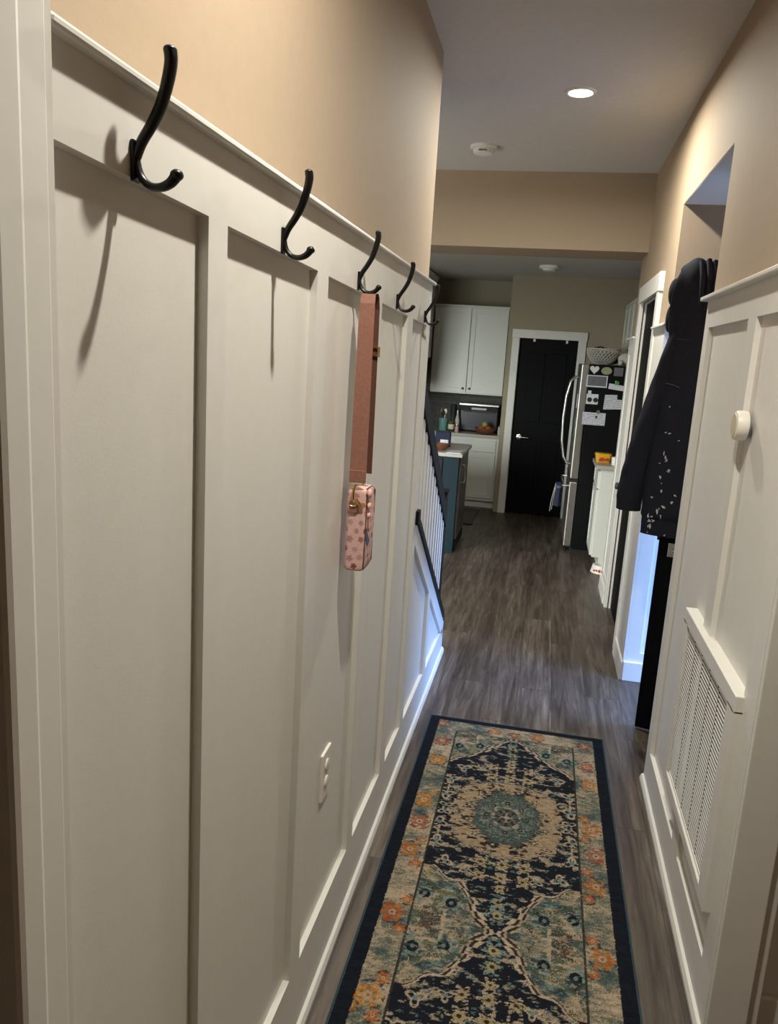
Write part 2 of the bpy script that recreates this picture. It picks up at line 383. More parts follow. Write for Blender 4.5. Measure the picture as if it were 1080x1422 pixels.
while y < 4.25:
    p = MB().prism([(y, slope(y)+.03), (y+.038, slope(y+.038)+.03), (y+.038, hr(y+.038)-.095), (y, hr(y)-.095)], -.532, -.496, 'x')
    p.build('baluster', 'white', bal); y += .094
np_ = MB().box(-.588, -.498, 4.30, 4.395, .319, 1.0, .004).box(-.592, -.490, 4.296, 4.399, 1.0, 1.02, .006)
part(np_.build('newel_post', 'blackrail', bal), 'square black newel post')
part(MB().box(-.585, -.482, 4.501, 4.545, 0, .19, .003).build('end_block', 'blackrail', bal), 'short black block closing the foot of the stair wall')

# ------------------------------------------------------------------ coat hooks
def sweep(path, wy, wn, yc=0, n=12):
    R = []
    for i, p in enumerate(path):
        a = path[max(i-1, 0)]; c = path[min(i+1, len(path)-1)]
        t = Vector((c[0]-a[0], 0, c[1]-a[1])).normalized(); nn = Vector((-t.z, 0, t.x))
        R.append([Vector((p[0], yc, p[1]))+Vector((0, 1, 0))*wy[i]*math.cos(2*math.pi*k/n)+nn*wn[i]*math.sin(2*math.pi*k/n) for k in range(n)])
    return R
def smooth_path(P, m=5):
    out = []
    P = [Vector(p) for p in P]
    for i in range(len(P)-1):
        p0 = P[max(i-1, 0)]; p1 = P[i]; p2 = P[i+1]; p3 = P[min(i+2, len(P)-1)]
        for k in range(m):
            t = k/m
            out.append(.5*((2*p1)+(-p0+p2)*t+(2*p0-5*p1+4*p2-p3)*t*t+(-p0+3*p1-3*p2+p3)*t**3))
    return out+[P[-1]]
hook_spots = [(.86, 1.949), (1.367, 1.937), (1.93, 1.925), (2.43, 1.913), (2.985, 1.899)]
hook_labels = ['nearest black double coat hook, closest to the white door casing', 'second black double coat hook from the camera, empty, before the one with the brown strap',
               'black double coat hook holding the brown bag strap', 'empty black double coat hook just beyond the one with the brown strap', 'farthest black double coat hook, at the end of the board by the stairs']
hk = thing('coat_hook', (XB, 0, 0), hook_labels[0], 'coat hook', 'black double coat hooks along the white board')
MB().box(XB, XB+.0045, -.008, .008, -.022, .022, .0012).build('backplate', 'black', hk)
up = smooth_path([(.003, .004), (.010, .020), (.022, .038), (.033, .058), (.041, .082), (.045, .102), (.044, .114)])
n = len(up); R_ = sweep([(XB+p[0], p[1]) for p in up], [.0065+.0028*(i/(n-1))**2 for i in range(n)], [.0056+.0018*(i/(n-1)) for i in range(n)])
m = MB().rings(R_); m.ball((XB+.0440, 0, .1135), .0073, sq=(1, 1.27, .7)); m.build('upper_arm', 'black', hk, True)
lo = smooth_path([(.003, .010), (.005, -.004), (.010, -.017), (.020, -.0255), (.033, -.027), (.045, -.022), (.052, -.014)])
n = len(lo); R_ = sweep([(XB+p[0], p[1]) for p in lo], [.0055+.0025*(i/(n-1))**2 for i in range(n)], [.0040+.0022*(i/(n-1))**2 for i in range(n)])
m = MB().rings(R_); m.ball((XB+.0525, 0, -.0135), .0074, sq=(1, 1.2, .85)); m.build('lower_arm', 'black', hk, True)
for i, (y, z) in enumerate(hook_spots):
    if i == 0: hk.location = (XB, y, z)
    else: dup(hk, (XB, y, z), hook_labels[i])

# ------------------------------------------------------------------ wall outlet, round sensor
o = thing('wall_outlet', (XP, 1.89, .56), 'white duplex wall outlet low on the left panelling', 'outlet')
MB().box(XP-.001, XP+.007, 1.848, 1.932, .555, .695, .003).build('cover_plate', 'plasticwhite', o)
for z in (.600, .650):
    MB().lathe([(.002, .006), (.017, .006), (.017, .0095), (.015, .0105), (.002, .0105)], (XP, 1.89, z), 20, 'x').build('socket', 'plasticwhite', o, True)
s = thing('wall_sensor', (XR, 2.44, 1.612), 'round white puck-shaped sensor mounted on the right panelling', 'sensor')
MB().lathe([(.002, .002), (.041, .002), (.043, -.004), (.043, -.024), (.040, -.030), (.034, -.032), (.002, -.032)], (XR, 2.44, 1.612), 40, 'x').build('housing', 'plasticwhite', s, True)
part(MB().lathe([(.002, -.0315), (.034, -.0315), (.033, -.0335), (.002, -.0345)], (XR, 2.44, 1.612), 36, 'x').build('face_disc', 'jarlid', s, True), 'flat pale front disc')
MB().lathe([(.002, .006), (.038, .006), (.038, -.004), (.002, -.004)], (XR, 2.44, 1.612), 30, 'x').build('mounting_ring', 'grey', s, True)

# ------------------------------------------------------------------ return air grille
v = thing('return_air_vent', (XR, 2.42, .31), 'white louvred return air vent set low in the right panelling', 'vent')
y0, y1, z0, z1 = 2.03, 2.80, .31, .945
fr = MB().box(XR-.022, XRP+.002, y0, y1, z1-.05, z1, .003).box(XR-.022, XRP+.002, y0, y1, z0, z0+.035, .003).box(XR-.022, XRP+.002, y0, y0+.075, z0+.03, z1-.04, .003).box(XR-.022, XRP+.002, y1-.06, y1, z0+.03, z1-.04, .003)
fr.build('frame', 'white', v)
MB().box(XRP-.004, XRP+.001, y0+.07, y1-.055, z0+.03, z1-.045).build('filter', 'ventdark', v)  # backing sheet whose dark colour carries the shade between the slats
gl = MB(); zz = z0+.042
while zz < z1-.062:
    gl.prism([(XR-.0135, zz), (XR-.0126, zz-.0005), (XR-.0108, zz+.0052), (XR-.0117, zz+.0057)], y0+.075, y1-.06, 'y'); zz += .0138
part(gl.build('louvres', 'white', v), 'rows of thin slanted white slats')
gi = MB().box(XR-.015, XRP-.004, y0+.072, y0+.082, z0+.033, z1-.048).box(XR-.015, XRP-.004, y1-.068, y1-.058, z0+.033, z1-.048).box(XR-.015, XRP-.004, y0+.075, y1-.06, z1-.068, z1-.048).box(XR-.015, XRP-.004, y0+.075, y1-.06, z0+.033, z0+.044)
gi.build('grille_rim', 'white', v)
sp = (y1-y0-.15)/5
for k in range(1, 5):
    yy = y0+.078+sp*k
    MB().box(XR-.0127, XRP-.004, yy-.0028, yy+.0028, z0+.04, z1-.062).build('mullion', 'ventdark', v)  # dark bars painted to read as shaded gap lines
    MB().lathe([(.001, 0), (.004, 0), (.003, -.002), (.001, -.0025)], (XR-.015, yy, z1-.058), 10, 'x').build('screw', 'dark', v, True)

# ------------------------------------------------------------------ ceiling fittings
l = thing('recessed_light', (.016, 4.24, ZC), 'lit recessed downlight in the hallway ceiling', 'ceiling light')
MB().lathe([(.056, 0), (.076, 0), (.074, -.006), (.060, -.009), (.056, -.004)], (.016, 4.24, ZC), 40).build('trim_ring', 'plasticwhite', l, True)
part(MB().lathe([(.002, -.002), (.057, -.002), (.056, -.005), (.002, -.006)], (.016, 4.24, ZC), 40, cap=True).build('lens', 'led', l, True), 'glowing round lens')
s = thing('smoke_detector', (-.54, 5.26, ZC), 'round white smoke detector on the hallway ceiling', 'smoke detector')
MB().lathe([(.002, 0), (.085, 0), (.085, -.014), (.080, -.018), (.002, -.018)], (-.54, 5.26, ZC), 36).build('base', 'plasticwhite', s, True)
MB().lathe([(.062, -.017), (.066, -.03), (.06, -.046), (.04, -.052), (.002, -.053)], (-.54, 5.26, ZC), 36).build('cover', 'plasticwhite', s, True)
MB().box(-.565, -.515, 5.19, 5.203, ZC-.040, ZC-.032, .002).build('sounder_slot', 'grey', s)
k = thing('kitchen_ceiling_fixture', (-.10, 8.2, ZK), 'unlit round white fixture on the kitchen ceiling', 'ceiling fixture')
MB().lathe([(.002, 0), (.10, 0), (.10, -.02), (.09, -.03), (.002, -.03)], (-.10, 8.2, ZK), 32).build('base', 'plasticwhite', k, True)
MB().lathe([(.07, -.028), (.065, -.045), (.04, -.055), (.002, -.056)], (-.10, 8.2, ZK), 32).build('cover', 'plasticwhite', k, True)
# ------------------------------------------------------------------ open black outside door in the alcove and the hoodie over it
T = Vector((.592, 3.82, 0)); HG = Vector((1.47, 3.56, 0)); e = (HG-T).normalized(); nrm = Vector((e.y, -e.x, 0))
if nrm.y > 0: nrm = -nrm
FM = Matrix(((e.x, -nrm.x, 0, T.x), (e.y, -nrm.y, 0, T.y), (0, 0, 1, 0), (0, 0, 0, 1)))
LW = (HG-T).length
def Lp(s, d, z): return T+e*s+nrm*d+Vector((0, 0, z))
dm = MB().box(0, LW, -.02, .02, .012, 2.14, .002, mat=FM)
for z0, z1 in ((1.25, 2.0), (.25, 1.05)):
    for s0, s1 in ((.12, .42), (.50, .80)): dm.box(s0, s1, -.026, -.018, z0, z1, .005, mat=FM)
door4 = struct('door_4', dm, 'doorblack')
k = MB().box(.045, .108, -.032, -.019, .895, .965, .003, mat=FM)
rosette = part(k.build('lock_plate', 'chrome', door4), 'square chrome lock plate')
k = MB().tube([Lp(.078, .03, .935), Lp(.078, .06, .935), Lp(.085, .068, .936), Lp(.15, .072, .945), Lp(.185, .07, .95)], [.010, .010, .009, .009, .007], 10)
k.build('lever', 'chrome', rosette, True)
MB().box(-.012, .003, -.011, .011, .965, .99, .003, mat=FM).build('latch_bolt', 'black', door4)
sw = MB().box(.01, LW-.01, -.018, .018, .002, .0125, mat=FM).build('door_sweep', 'grey', door4)
for z in (.25, 1.1, 1.95):
    MB().tube([Lp(LW+.006, .014, z-.05), Lp(LW+.006, .014, z+.05)], .006, 10).build('hinge', 'black', door4, True)

hd = thing('hoodie', Lp(.06, .05, 2.14), 'black hooded sweatshirt with white paint spatter draped over the open black door', 'hoodie')
def fold(a, b): return .010*math.sin(a*55+b*9)+.006*math.sin(a*23-b*17+1.3)
def xs(x, d=.085): return (x*1.014-T.x-nrm.x*d)/e.x
# top: folded over the door
prof = [(.088, 1.875), (.092, 1.90), (.088, 1.95), (.084, 2.02), (.078, 2.09), (.066, 2.155), (.046, 2.20), (.015, 2.222), (-.02, 2.215), (-.048, 2.18), (-.062, 2.10), (-.066, 1.95), (-.066, 1.80)]
left = [.497, .499, .492, .489, .494, .505, .522, .53, .53, .53, .54, .55, .56]
R_ = []
for i, (d, z) in enumerate(prof):
    s0 = xs(left[i], d); s1 = .30; a = prof[max(i-1, 0)]; c = prof[min(i+1, len(prof)-1)]
    t = Vector((c[0]-a[0], c[1]-a[1])).normalized(); nn = Vector((t.y, -t.x)); ring = []
    N = 40
    for q in range(N):
        th = 2*math.pi*q/N; cs = math.cos(th); sn = math.sin(th)
        u = math.copysign(abs(cs)**.5, cs); w = math.copysign(abs(sn)**.7, sn)
        s = (s0+s1)/2+(s1-s0)/2*u
        amt = max(0, min(1, (s-.02)/.1))
        off = .017*w+(1.0*fold(s, z)+.9*amt*.012*math.sin(s*78))*(1 if w > -.2 else .3)
        ring.append(Lp(s, d+nn.x*off, z+nn.y*off))
    R_.append(ring)
tm = MB().rings(R_)
for x, zt, zb_ in ((.602, 2.236, 1.96), (.628, 2.244, 1.90), (.652, 2.238, 1.93)):
    tm.tube([Lp(xs(x-.012, .02), .02, zt-.03), Lp(xs(x-.006, .07), .07, zt-.012), Lp(xs(x, .10), .098, zt-.075), Lp(xs(x+.003, .105), .107, zt-.16), Lp(xs(x+.004, .10), .100, zb_+.06), Lp(xs(x+.004, .095), .088, zb_)], [.010, .013, .0135, .0125, .011, .006], 10)
tm.ball(Lp(xs(.508, .03), .03, 2.10), .05, 18, 12, (.55, .7, 1.25)); tm.ball(Lp(xs(.500, .05), .05, 1.985), .04, 18, 12, (.5, .7, 1.5))
top = tm.build('hood', 'cloth', hd, True)
hm = MB()
hm.tube([Lp(xs(x, .112), .112+.004*math.sin(i), 1.893+.003*math.sin(i*1.3)) for i, x in enumerate([.51, .535, .56, .585])], .0016, 6)
hm.build('seam', 'clothseam', top, True)
def limb(secs, wr, N=36):
    R_ = []
    S = []
    for i in range(len(secs)-1):
        for k in range(6):
            t = k/6; S.append([secs[i][j]*(1-t)+secs[i+1][j]*t for j in range(5)])
    S.append(secs[-1])
    for (z, xl, xr, dc, ry) in S:
        sl, sr_ = xs(xl, dc), xs(xr, dc); sc = (sl+sr_)/2; rx = (sr_-sl)/2; ring = []
        for q in range(N):
            th = 2*math.pi*q/N; f = 1+wr*(math.sin(th*3+z*14)+.7*math.sin(th*5-z*31)+.5*math.sin(z*60+th*2))
            ring.append(Lp(sc+rx*math.cos(th)*(1+.35*(f-1)), dc+ry*math.sin(th)*f, z))
        R_.append(ring)
    return MB().rings(R_)
slv = limb([(1.93, .505, .585, .085, .03), (1.80, .475, .56, .085, .035), (1.66, .444, .535, .085, .038), (1.47, .401, .505, .088, .042), (1.30, .375, .485, .09, .045), (1.165, .362, .474, .09, .047), (1.105, .366, .472, .09, .044)], .06).build('sleeve', 'cloth', hd, True)
body = [(1.93, .545, .70, .075, .035), (1.80, .517, .72, .095, .042), (1.66, .497, .72, .105, .05), (1.45, .482, .72, .108, .052), (1.28, .474, .72, .11, .052), (1.10, .472, .72, .11, .05), (1.085, .480, .71, .108, .042), (1.01, .478, .71, .108, .042)]
bdm = limb(body, .05); nbf = len(bdm.f)
hm = MB(); hm.tube([Lp(xs(x, .15), d, z) for x, d, z in ((.50, .137, 1.70), (.52, .150, 1.698), (.54, .157, 1.693), (.56, .160, 1.686))], .0014, 6); seam_mb = hm
spl = MB()
def bsurf(z):
    for i in range(len(body)-1):
        a, b = body[i], body[i+1]
        if a[0] >= z >= b[0]:
            t = (a[0]-z)/(a[0]-b[0]); return [a[j]*(1-t)+b[j]*t for j in range(5)]
    return body[-1]
SP = [(.528, 1.60, .004, 1), (.530, 1.485, .004, 1.2), (.547, 1.483, .005, 1), (.586, 1.455, .004, .7), (.531, 1.39, .004, 2.4), (.538, 1.375, .005, 2), (.545, 1.36, .006, 1), (.520, 1.345, .004, .8), (.560, 1.318, .006, 1.6), (.528, 1.283, .006, 1.8), (.536, 1.255, .003, 1), (.541, 1.22, .006, 1.2),
      (.597, 1.21, .006, .9), (.590, 1.175, .006, 1.5), (.503, 1.185, .004, 2), (.556, 1.15, .009, 1), (.535, 1.125, .007, 2.2), (.553, 1.105, .003, 3.5), (.498, 1.098, .006, 1.6), (.517, 1.098, .005, 1.2), (.524, 1.078, .006, 1.2), (.506, 1.074, .008, 1), (.510, 1.048, .009, 1.4), (.577, 1.02, .004, 1.2), (.503, 1.02, .003, 1)]
for i, (x, z, r, el) in enumerate(SP):
    S = bsurf(z); sl, sr_ = xs(S[1], S[3]), xs(S[2], S[3]); sc = (sl+sr_)/2; rx = (sr_-sl)/2
    for j in range(3):
        xx = x+(random.uniform(-1, 1)*r*1.2 if j else 0); z2 = z+(random.uniform(-1, 1)*r*el if j else 0); rr = r*(1 if j == 0 else .45)
        s = xs(xx, S[3]+.045); cq = max(-.95, min(.95, (s-sc)/rx)); th = math.acos(cq)
        f = 1+.05*(math.sin(th*3+z2*14)+.7*math.sin(th*5-z2*31)+.5*math.sin(z2*60+th*2))
        d = S[3]+S[4]*math.sin(th)*f
        c = Lp(sc+rx*math.cos(th)*(1+.35*(f-1)), d, z2)
        nl = Vector((math.cos(th)/rx, math.sin(th)/S[4])).normalized(); N3 = (e*nl.x+nrm*nl.y).normalized(); U3 = Vector((0, 0, 1)).cross(N3)
        ring0 = []; ring1 = []
        for q in range(9):
            a = 2*math.pi*q/9; w = rr*(1+.3*math.sin(a*2+i)+.25*math.sin(a*3+j))*.75
            v = U3*math.cos(a)*w+Vector((0, 0, 1))*math.sin(a)*w*el
            ring0.append(c+v-N3*.003); ring1.append(c+v*.9+N3*.0016)
        spl.rings([ring0, ring1])
bdm.raw(spl.v, spl.f); bd = bdm.build('body', 'cloth', hd, True); bd.data.materials.append(M['splat'])
for i in range(nbf, len(bdm.f)): bd.data.polygons[i].material_index = 1
seam_mb.build('seam', 'clothseam', bd, True)

# ------------------------------------------------------------------ pink pouch on its strap
bg = thing('crossbody_bag', (-.45, 1.93, 1.20), 'small pink floral pouch hanging by a wide brown strap from a black hook', 'bag')
hz = hook_spots[2][1]
def ribbon(pts, x0f, x1f, th):
    R_ = []
    for i, p in enumerate(pts):
        a = pts[max(i-1, 0)]; c = pts[min(i+1, len(pts)-1)]
        t = Vector((0, c[0]-a[0], c[1]-a[1])).normalized(); nn = Vector((0, -t.z, t.y))
        x0, x1 = x0f(i), x1f(i)
        R_.append([Vector((x0, p[0], p[1]))-nn*th/2, Vector((x1, p[0], p[1]))-nn*th/2, Vector((x1, p[0], p[1]))+nn*th/2, Vector((x0, p[0], p[1]))+nn*th/2])
    return MB().rings(R_)
fp = [(1.906, 1.432), (1.909, 1.55), (1.911, 1.70), (1.913, 1.82), (1.917, 1.872), (1.924, 1.894), (1.932, 1.896)]
st_ = ribbon(fp, lambda i: -.471+.0006*i, lambda i: -.4275+(-.006*i/6), .003).build('strap', 'leather', bg, False)
part(MB().box(-.4712, -.4275, 1.902, 1.9065, 1.43, 1.462, .001).build('strap_end', 'leather', st_), 'stitched strap end')
bp = [(1.932, 1.8955), (1.942, 1.888), (1.950, 1.86), (1.953, 1.75), (1.955, 1.60), (1.956, 1.448)]
part(ribbon(bp, lambda i: -.468, lambda i: -.4275+.0006*i, .003).build('strap', 'leatherdark', bg), 'darker rear run of the strap')
sl = MB().box(-.475, -.421, 1.947, 1.951, 1.745, 1.75, .001).box(-.475, -.421, 1.947, 1.951, 1.765, 1.77, .001).box(-.425, -.420, 1.945, 1.955, 1.745, 1.77, .001)
sl.build('slider_buckle', 'gold', bg)
# pouch body: rounded box with floral vertex colours
bx0, bx1, by0, by1, bz0, bz1 = -.4745, -.424, 1.905, 2.005, 1.198, 1.412
def pouch():
    NV = 120; rc = .010
    P = []
    for (cx, cy, a0) in ((bx1-rc, by0+rc, -90), (bx1-rc, by1-rc, 0), (bx0+rc, by1-rc, 90), (bx0+rc, by0+rc, 180)):
        for k in range(7):
            a = math.radians(a0+90*k/6); P.append((cx+rc*math.cos(a), cy+rc*math.sin(a)))
    Q = []
    for i in range(len(P)):
        a, b_ = P[i], P[(i+1) % len(P)]; d = math.hypot(b_[0]-a[0], b_[1]-a[1]); m = max(1, int(d/.0022))
        for k in range(m): Q.append((a[0]+(b_[0]-a[0])*k/m, a[1]+(b_[1]-a[1])*k/m))
    NU = len(Q); mx, my = (bx0+bx1)/2, (by0+by1)/2; V = []; F = []
    for j in range(NV+1):
        t = j/NV; ed = math.sqrt(max(0, 1-max(0, 1-min(t, 1-t)/.06)**2)); sc = .80+.20*ed
        for (x, y) in Q:
            bul = .004*math.sin(math.pi*t)*(1 if x > mx else 0)
            V.append((mx+(x-mx)*sc+bul, my+(y-my)*(.93+.07*ed), bz0+(bz1-bz0)*t))
    for j in range(NV):
        for i in range(NU): F.append((j*NU+i, j*NU+(i+1) % NU, (j+1)*NU+(i+1) % NU, (j+1)*NU+i))
    F.append(tuple(range(NU-1, -1, -1))); F.append(tuple(range(NV*NU, NV*NU+NU)))
    m = MB(); m.v = V; m.f = F; return m
pm = pouch(); po = pm.build('pouch', 'floral', bg, True)
fl = []
cols = ['#b98a8c', '#7d4a4c', '#c99a92', '#a87a72', '#8c5654', '#c49a98']
r2 = random.Random(3)
for j in range(9):
    for i in range(-1, 9):
        fl.append((i*.028+(.014 if j % 2 else 0)+r2.uniform(-.002, .002), bz0+.012+j*.0235+r2.uniform(-.003, .003), r2.uniform(.007, .0095), cols[r2.choice([0, 0, 2, 3, 5, 5, 1, 4])], r2.uniform(0, 1.2)))
ca = po.data.color_attributes.new('Col', 'FLOAT_COLOR', 'POINT')
pink = lin('#e0b9b2')
for i, vv in enumerate(pm.v):
    x, y, z = vv
    per = (x-bx0) if y < by0+.01 else ((bx1-bx0)+(y-by0))
    c = pink
    for (fx, fz, fr_, fc, ph) in fl:
        dx, dz = per-fx, z-fz; rr = math.hypot(dx, dz)
        if rr < fr_*(.90+.14*math.cos(5*math.atan2(dz, dx)+ph)): c = lin(fc); break
    ca.data[i].color = c
part(MB().tube([(bx1+.001, by0+.004, bz0+.012), (bx1+.0015, by0+.004, bz1-.01), (bx1-.004, by0+.02, bz1), (bx1-.004, by1-.02, bz1), (bx1+.0015, by1-.004, bz1-.012), (bx1+.001, by1-.004, bz0+.012), (bx1-.003, by1-.02, bz0+.001), (bx1-.003, by0+.02, bz0+.001)], .0018, 8, loop=True).build('edge_piping', 'leatherdark', po, True), 'brown edge piping')
part(MB().box(-.466, -.446, by0-.004, by0+.004, 1.352, 1.372, .001).build('ring_tab', 'leather', po), 'brown leather tab')
MB().tube([(-.456+.011*math.cos(a), by0-.005, 1.378+.009*math.sin(a)) for a in [k*math.pi/8 for k in range(16)]], .0016, 8, loop=True).build('ring', 'gold', bg, True)
MB().tube([(-.456, by0-.006, 1.388), (-.457, by0-.008, 1.40), (-.455, by0-.008, 1.415), (-.452, by0-.004, 1.427)], [.003, .0045, .004, .003], 8).tube([(-.448+.018*math.cos(a)-.002, by0-.001, 1.430+.006*math.sin(a)) for a in [k*math.pi/8 for k in range(16)]], .0016, 8, loop=True).build('swivel_clasp', 'gold', bg, True)
MB().tube([(-.45, by0-.004, 1.39), (-.44, by0-.006, 1.378), (-.43, by0-.004, 1.366)], [.003, .004, .002], 8).tube([(-.4225, by0+.01, 1.395), (-.4195, by0+.012, 1.37), (-.419, by0+.012, 1.33), (-.4185, by0+.015, 1.305)], [.002, .0015, .0015, .002], 6).build('zip_pull', 'gold', bg, True)
part(MB().prism([(by0+.004, 1.315), (by0+.018, 1.300), (by0+.040, 1.278), (by0+.050, 1.272), (by0+.03, 1.262), (by0+.012, 1.270), (by0+.003, 1.288)], bx1-.002, bx1+.0045, 'x').build('zip_tag', 'bluecloth', bg), 'slate blue zip tag')
for zt, rr_ in ((1.402, .013), (1.37, .01), (1.345, .009)):
    MB().ball((-.4185, by0+.016, zt), rr_, 12, 7, (.55, 1.1, .95)).build('bow', 'floral', bg, True).data.color_attributes.new('Col', 'FLOAT_COLOR', 'POINT')
for o in bg.children:
    if o.name.startswith('bow'):
        a = o.data.color_attributes['Col']; a.data.foreach_set('color', list(lin('#e3b8b0'))*len(a.data))

# ------------------------------------------------------------------ runner rug
def vnoise(x, y, seed=0):
    def hsh(i, j):
        n = (i.astype(np.int64)*374761393+j.astype(np.int64)*668265263+seed*1442695041) & 0x7fffffff
        n = (n ^ (n >> 13))*1274126177 & 0x7fffffff
        return ((n ^ (n >> 16)) & 0xffff)/65535.
    xi, yi = np.floor(x), np.floor(y); fx, fy = x-xi, y-yi; fx = fx*fx*(3-2*fx); fy = fy*fy*(3-2*fy)
    a, b_, c, d = hsh(xi, yi), hsh(xi+1, yi), hsh(xi, yi+1), hsh(xi+1, yi+1)
    return (a*(1-fx)+b_*fx)*(1-fy)+(c*(1-fx)+d*fx)*fy
def fbm(x, y, seed=0, o=3):
    s = 0; a = .5; t = 0
    for k in range(o): s = s+a*vnoise(x*2**k+17*k, y*2**k+31*k, seed+k); t += a; a *= .55
    return s/t
UC, YF, YN, HW = .005, 3.605, .66, .414
nu, nv = 332, 1178
u1 = np.linspace(-HW, HW, nu); y1_ = np.linspace(YN, YF, nv)
U, Y = np.meshgrid(u1, y1_)
PER, YC = 1.284, 2.812
cell = np.round((Y-YC)/PER); yc = YC+cell*PER; DY = Y-yc; Tt = np.abs(DY)
aU = np.abs(U)
nz1 = fbm(U*26, Y*70, 1); nz2 = fbm(U*60, Y*160, 5); nz3 = fbm(U*9, Y*9, 9)
sy1 = fbm(aU*38+3, Tt*62+40*np.abs(cell), 11); sy2 = fbm(aU*75+9, Tt*110, 13, 2); sy3 = fbm(aU*17+1, Tt*24, 15, 2)
spk = rng.random(U.shape)
def C(h): return np.array(lin(h)[:3])
navy, navy2, char = C('#1d2430'), C('#26323f'), C('#232227')
cream, tanc, tealc, teal2, brown = C('#b8a68e'), C('#9d866c'), C('#586966'), C('#3c4b4c'), C('#3b302b')
img = np.zeros(U.shape+(3,))
def put(mask, c): img[mask] = c
def mixm(mask, a, b_, f): img[mask] = (a*(1-f[..., None])+b_*f[..., None])[mask]
# border ground
def mott(f, stops):
    out = np.zeros(U.shape+(3,)); 
    for (p0, c0), (p1, c1) in zip(stops[:-1], stops[1:]):
        t = np.clip((f-p0)/(p1-p0), 0, 1)[..., None]; m = (f >= p0)
        out[m] = (c0*(1-t)+c1*t)[m]
    return out
bf = .5*fbm(U*12, Y*12, 21)+.3*fbm(U*50, Y*120, 23)+.2*spk
ground = mott(np.clip((bf-.25)*2, 0, 1), [(0, teal2), (.28, tealc), (.48, C('#857f6d')), (.66, cream), (1.0, C('#c2ae92'))])
img[:] = ground
# field
fldw, flde = .272, YF-.135
inf = (aU < fldw) & (Y < flde)
cf = .42*sy3+.33*sy1+.25*nz2
corner = mott(np.clip((cf-.28)*2.2, 0, 1), [(0, brown), (.2, teal2), (.4, tealc), (.55, C('#9a8c75')), (.72, C('#b6a286')), (1, C('#bfab90'))])
img[inf] = corner[inf]
# bracket motifs in the corner fields
orn = fbm(aU*30+5, Tt*34+2, 31, 2); orn2 = fbm(aU*55+8, Tt*70, 33, 2)
put(inf & (np.abs(orn-.5) < .022) & (nz2 > .36), C('#b3a189')); put(inf & (np.abs(orn2-.42) < .02) & (nz2 > .42), brown)
put(inf & (orn > .62) & (spk > .35), C('#56604f')); put(inf & (sy2 > .70) & (nz2 > .4), C('#6f8a8a'))
d = np.maximum(np.abs(aU-.205)/.040, np.abs(Tt-.64)/.080)
put(inf & (np.abs(d-1) < .10) & (nz2 > .42) & (aU < .24), cream); put(inf & (d < .8) & (nz1 > .52) & (spk > .2), C('#4a463d')); put(inf & (np.hypot(aU-.215, Tt-.62) < .013) & (nz2 > .45), C('#6f4a45'))
for (uu, yy) in ((.150, .545), (.242, .52)):
    r = np.hypot(aU-uu, (Tt-yy)*.8)
    put(inf & (r < .019) & (nz2 > .40), char); put(inf & (r < .007), C('#6d8486')); put(inf & (np.abs(r-.024) < .005) & (nz2 > .5), C('#7f958f'))
# medallion outline half width
tk = [0, .345, .40, .435, .475, .505, .545, .575, .605, .63, .65]
wk = [.40, .30, .19, .135, .105, .078, .068, .058, .040, .022, .016]
wq = np.interp(Tt+(.010*np.sin(aU*60)), tk, wk)
far = (cell == 0) & (DY > 0)
wq = np.where(far & (Tt > .36), np.interp(Tt, [.36, .43, .50, .56, .60, .628, .65], [.29, .20, .125, .085, .055, .02, -.02]), wq)
wq = wq+.006*np.sign(np.sin(Tt*95))*(Tt > .36)
med = inf & (aU < wq)
edge = wq-aU
fm = .5*nz3+.5*nz1
img[med] = (navy*(1-fm[..., None])+char*fm[..., None])[med]
# florals scattered on the navy, mirrored left and right
blot = .50*sy1+.28*sy3+.22*nz1
blot = blot+.10*(nz2-.5)
put(med & (blot > .575) & (spk > .25), C('#7f7c6e')); put(med & (blot > .605) & (spk > .15), C('#b09e87'))
put(med & (sy2 > .74) & (nz1 > .5), C('#4f6b70')); put(med & (nz2*nz1 > .44) & (spk > .4), C('#7d887f'))
# flower columns on the centre axis
for t0, rr in ((.30, .040), (.375, .036), (.43, .030), (.50, .040), (.565, .042)):
    for u0 in ((0,) if t0 > .4 else (0, .075)):
        r = np.hypot((aU-u0), (Tt-t0)*1.0)
        th = np.arctan2(Tt-t0, aU-u0); rp = rr*(.80+.22*np.cos(6*th))
        put(med & (r < rp) & (nz2 > .44) & (spk > .15), C('#8b9990') if t0 > .48 else cream); put(med & (r < rr*.42) & (nz2 > .3), C('#a99a72')); put(med & (r < rr*.18), brown)
for t0, u0, sc in ((.22, .245, 1), (.10, .25, 1), (.02, .24, .8), (.33, .2, .9), (.36, .12, .7)):
    r = np.hypot(aU-u0, Tt-t0)/sc; th = np.arctan2(Tt-t0, aU-u0)
    put(med & (np.abs(r-.022*(1+.5*np.sin(3*th))) < .006) & (nz2 > .34), cream); put(med & (r < .010), C('#6f8a8c'))
put(med & (aU > .243) & (aU < .249) & (np.abs(Tt-.16) < .05) & (nz2 > .36), cream)
# outline lines
put(inf & (Tt > .36) & (np.abs(edge) < .0065) & (nz2 > .25), C('#bfae98'))
put(inf & (Tt > .36) & (edge < -.0065) & (edge > -.016), brown)
put(inf & (Tt > .36) & (edge < -.016) & (edge > -.024) & (nz2 > .36), C('#b3a088'))
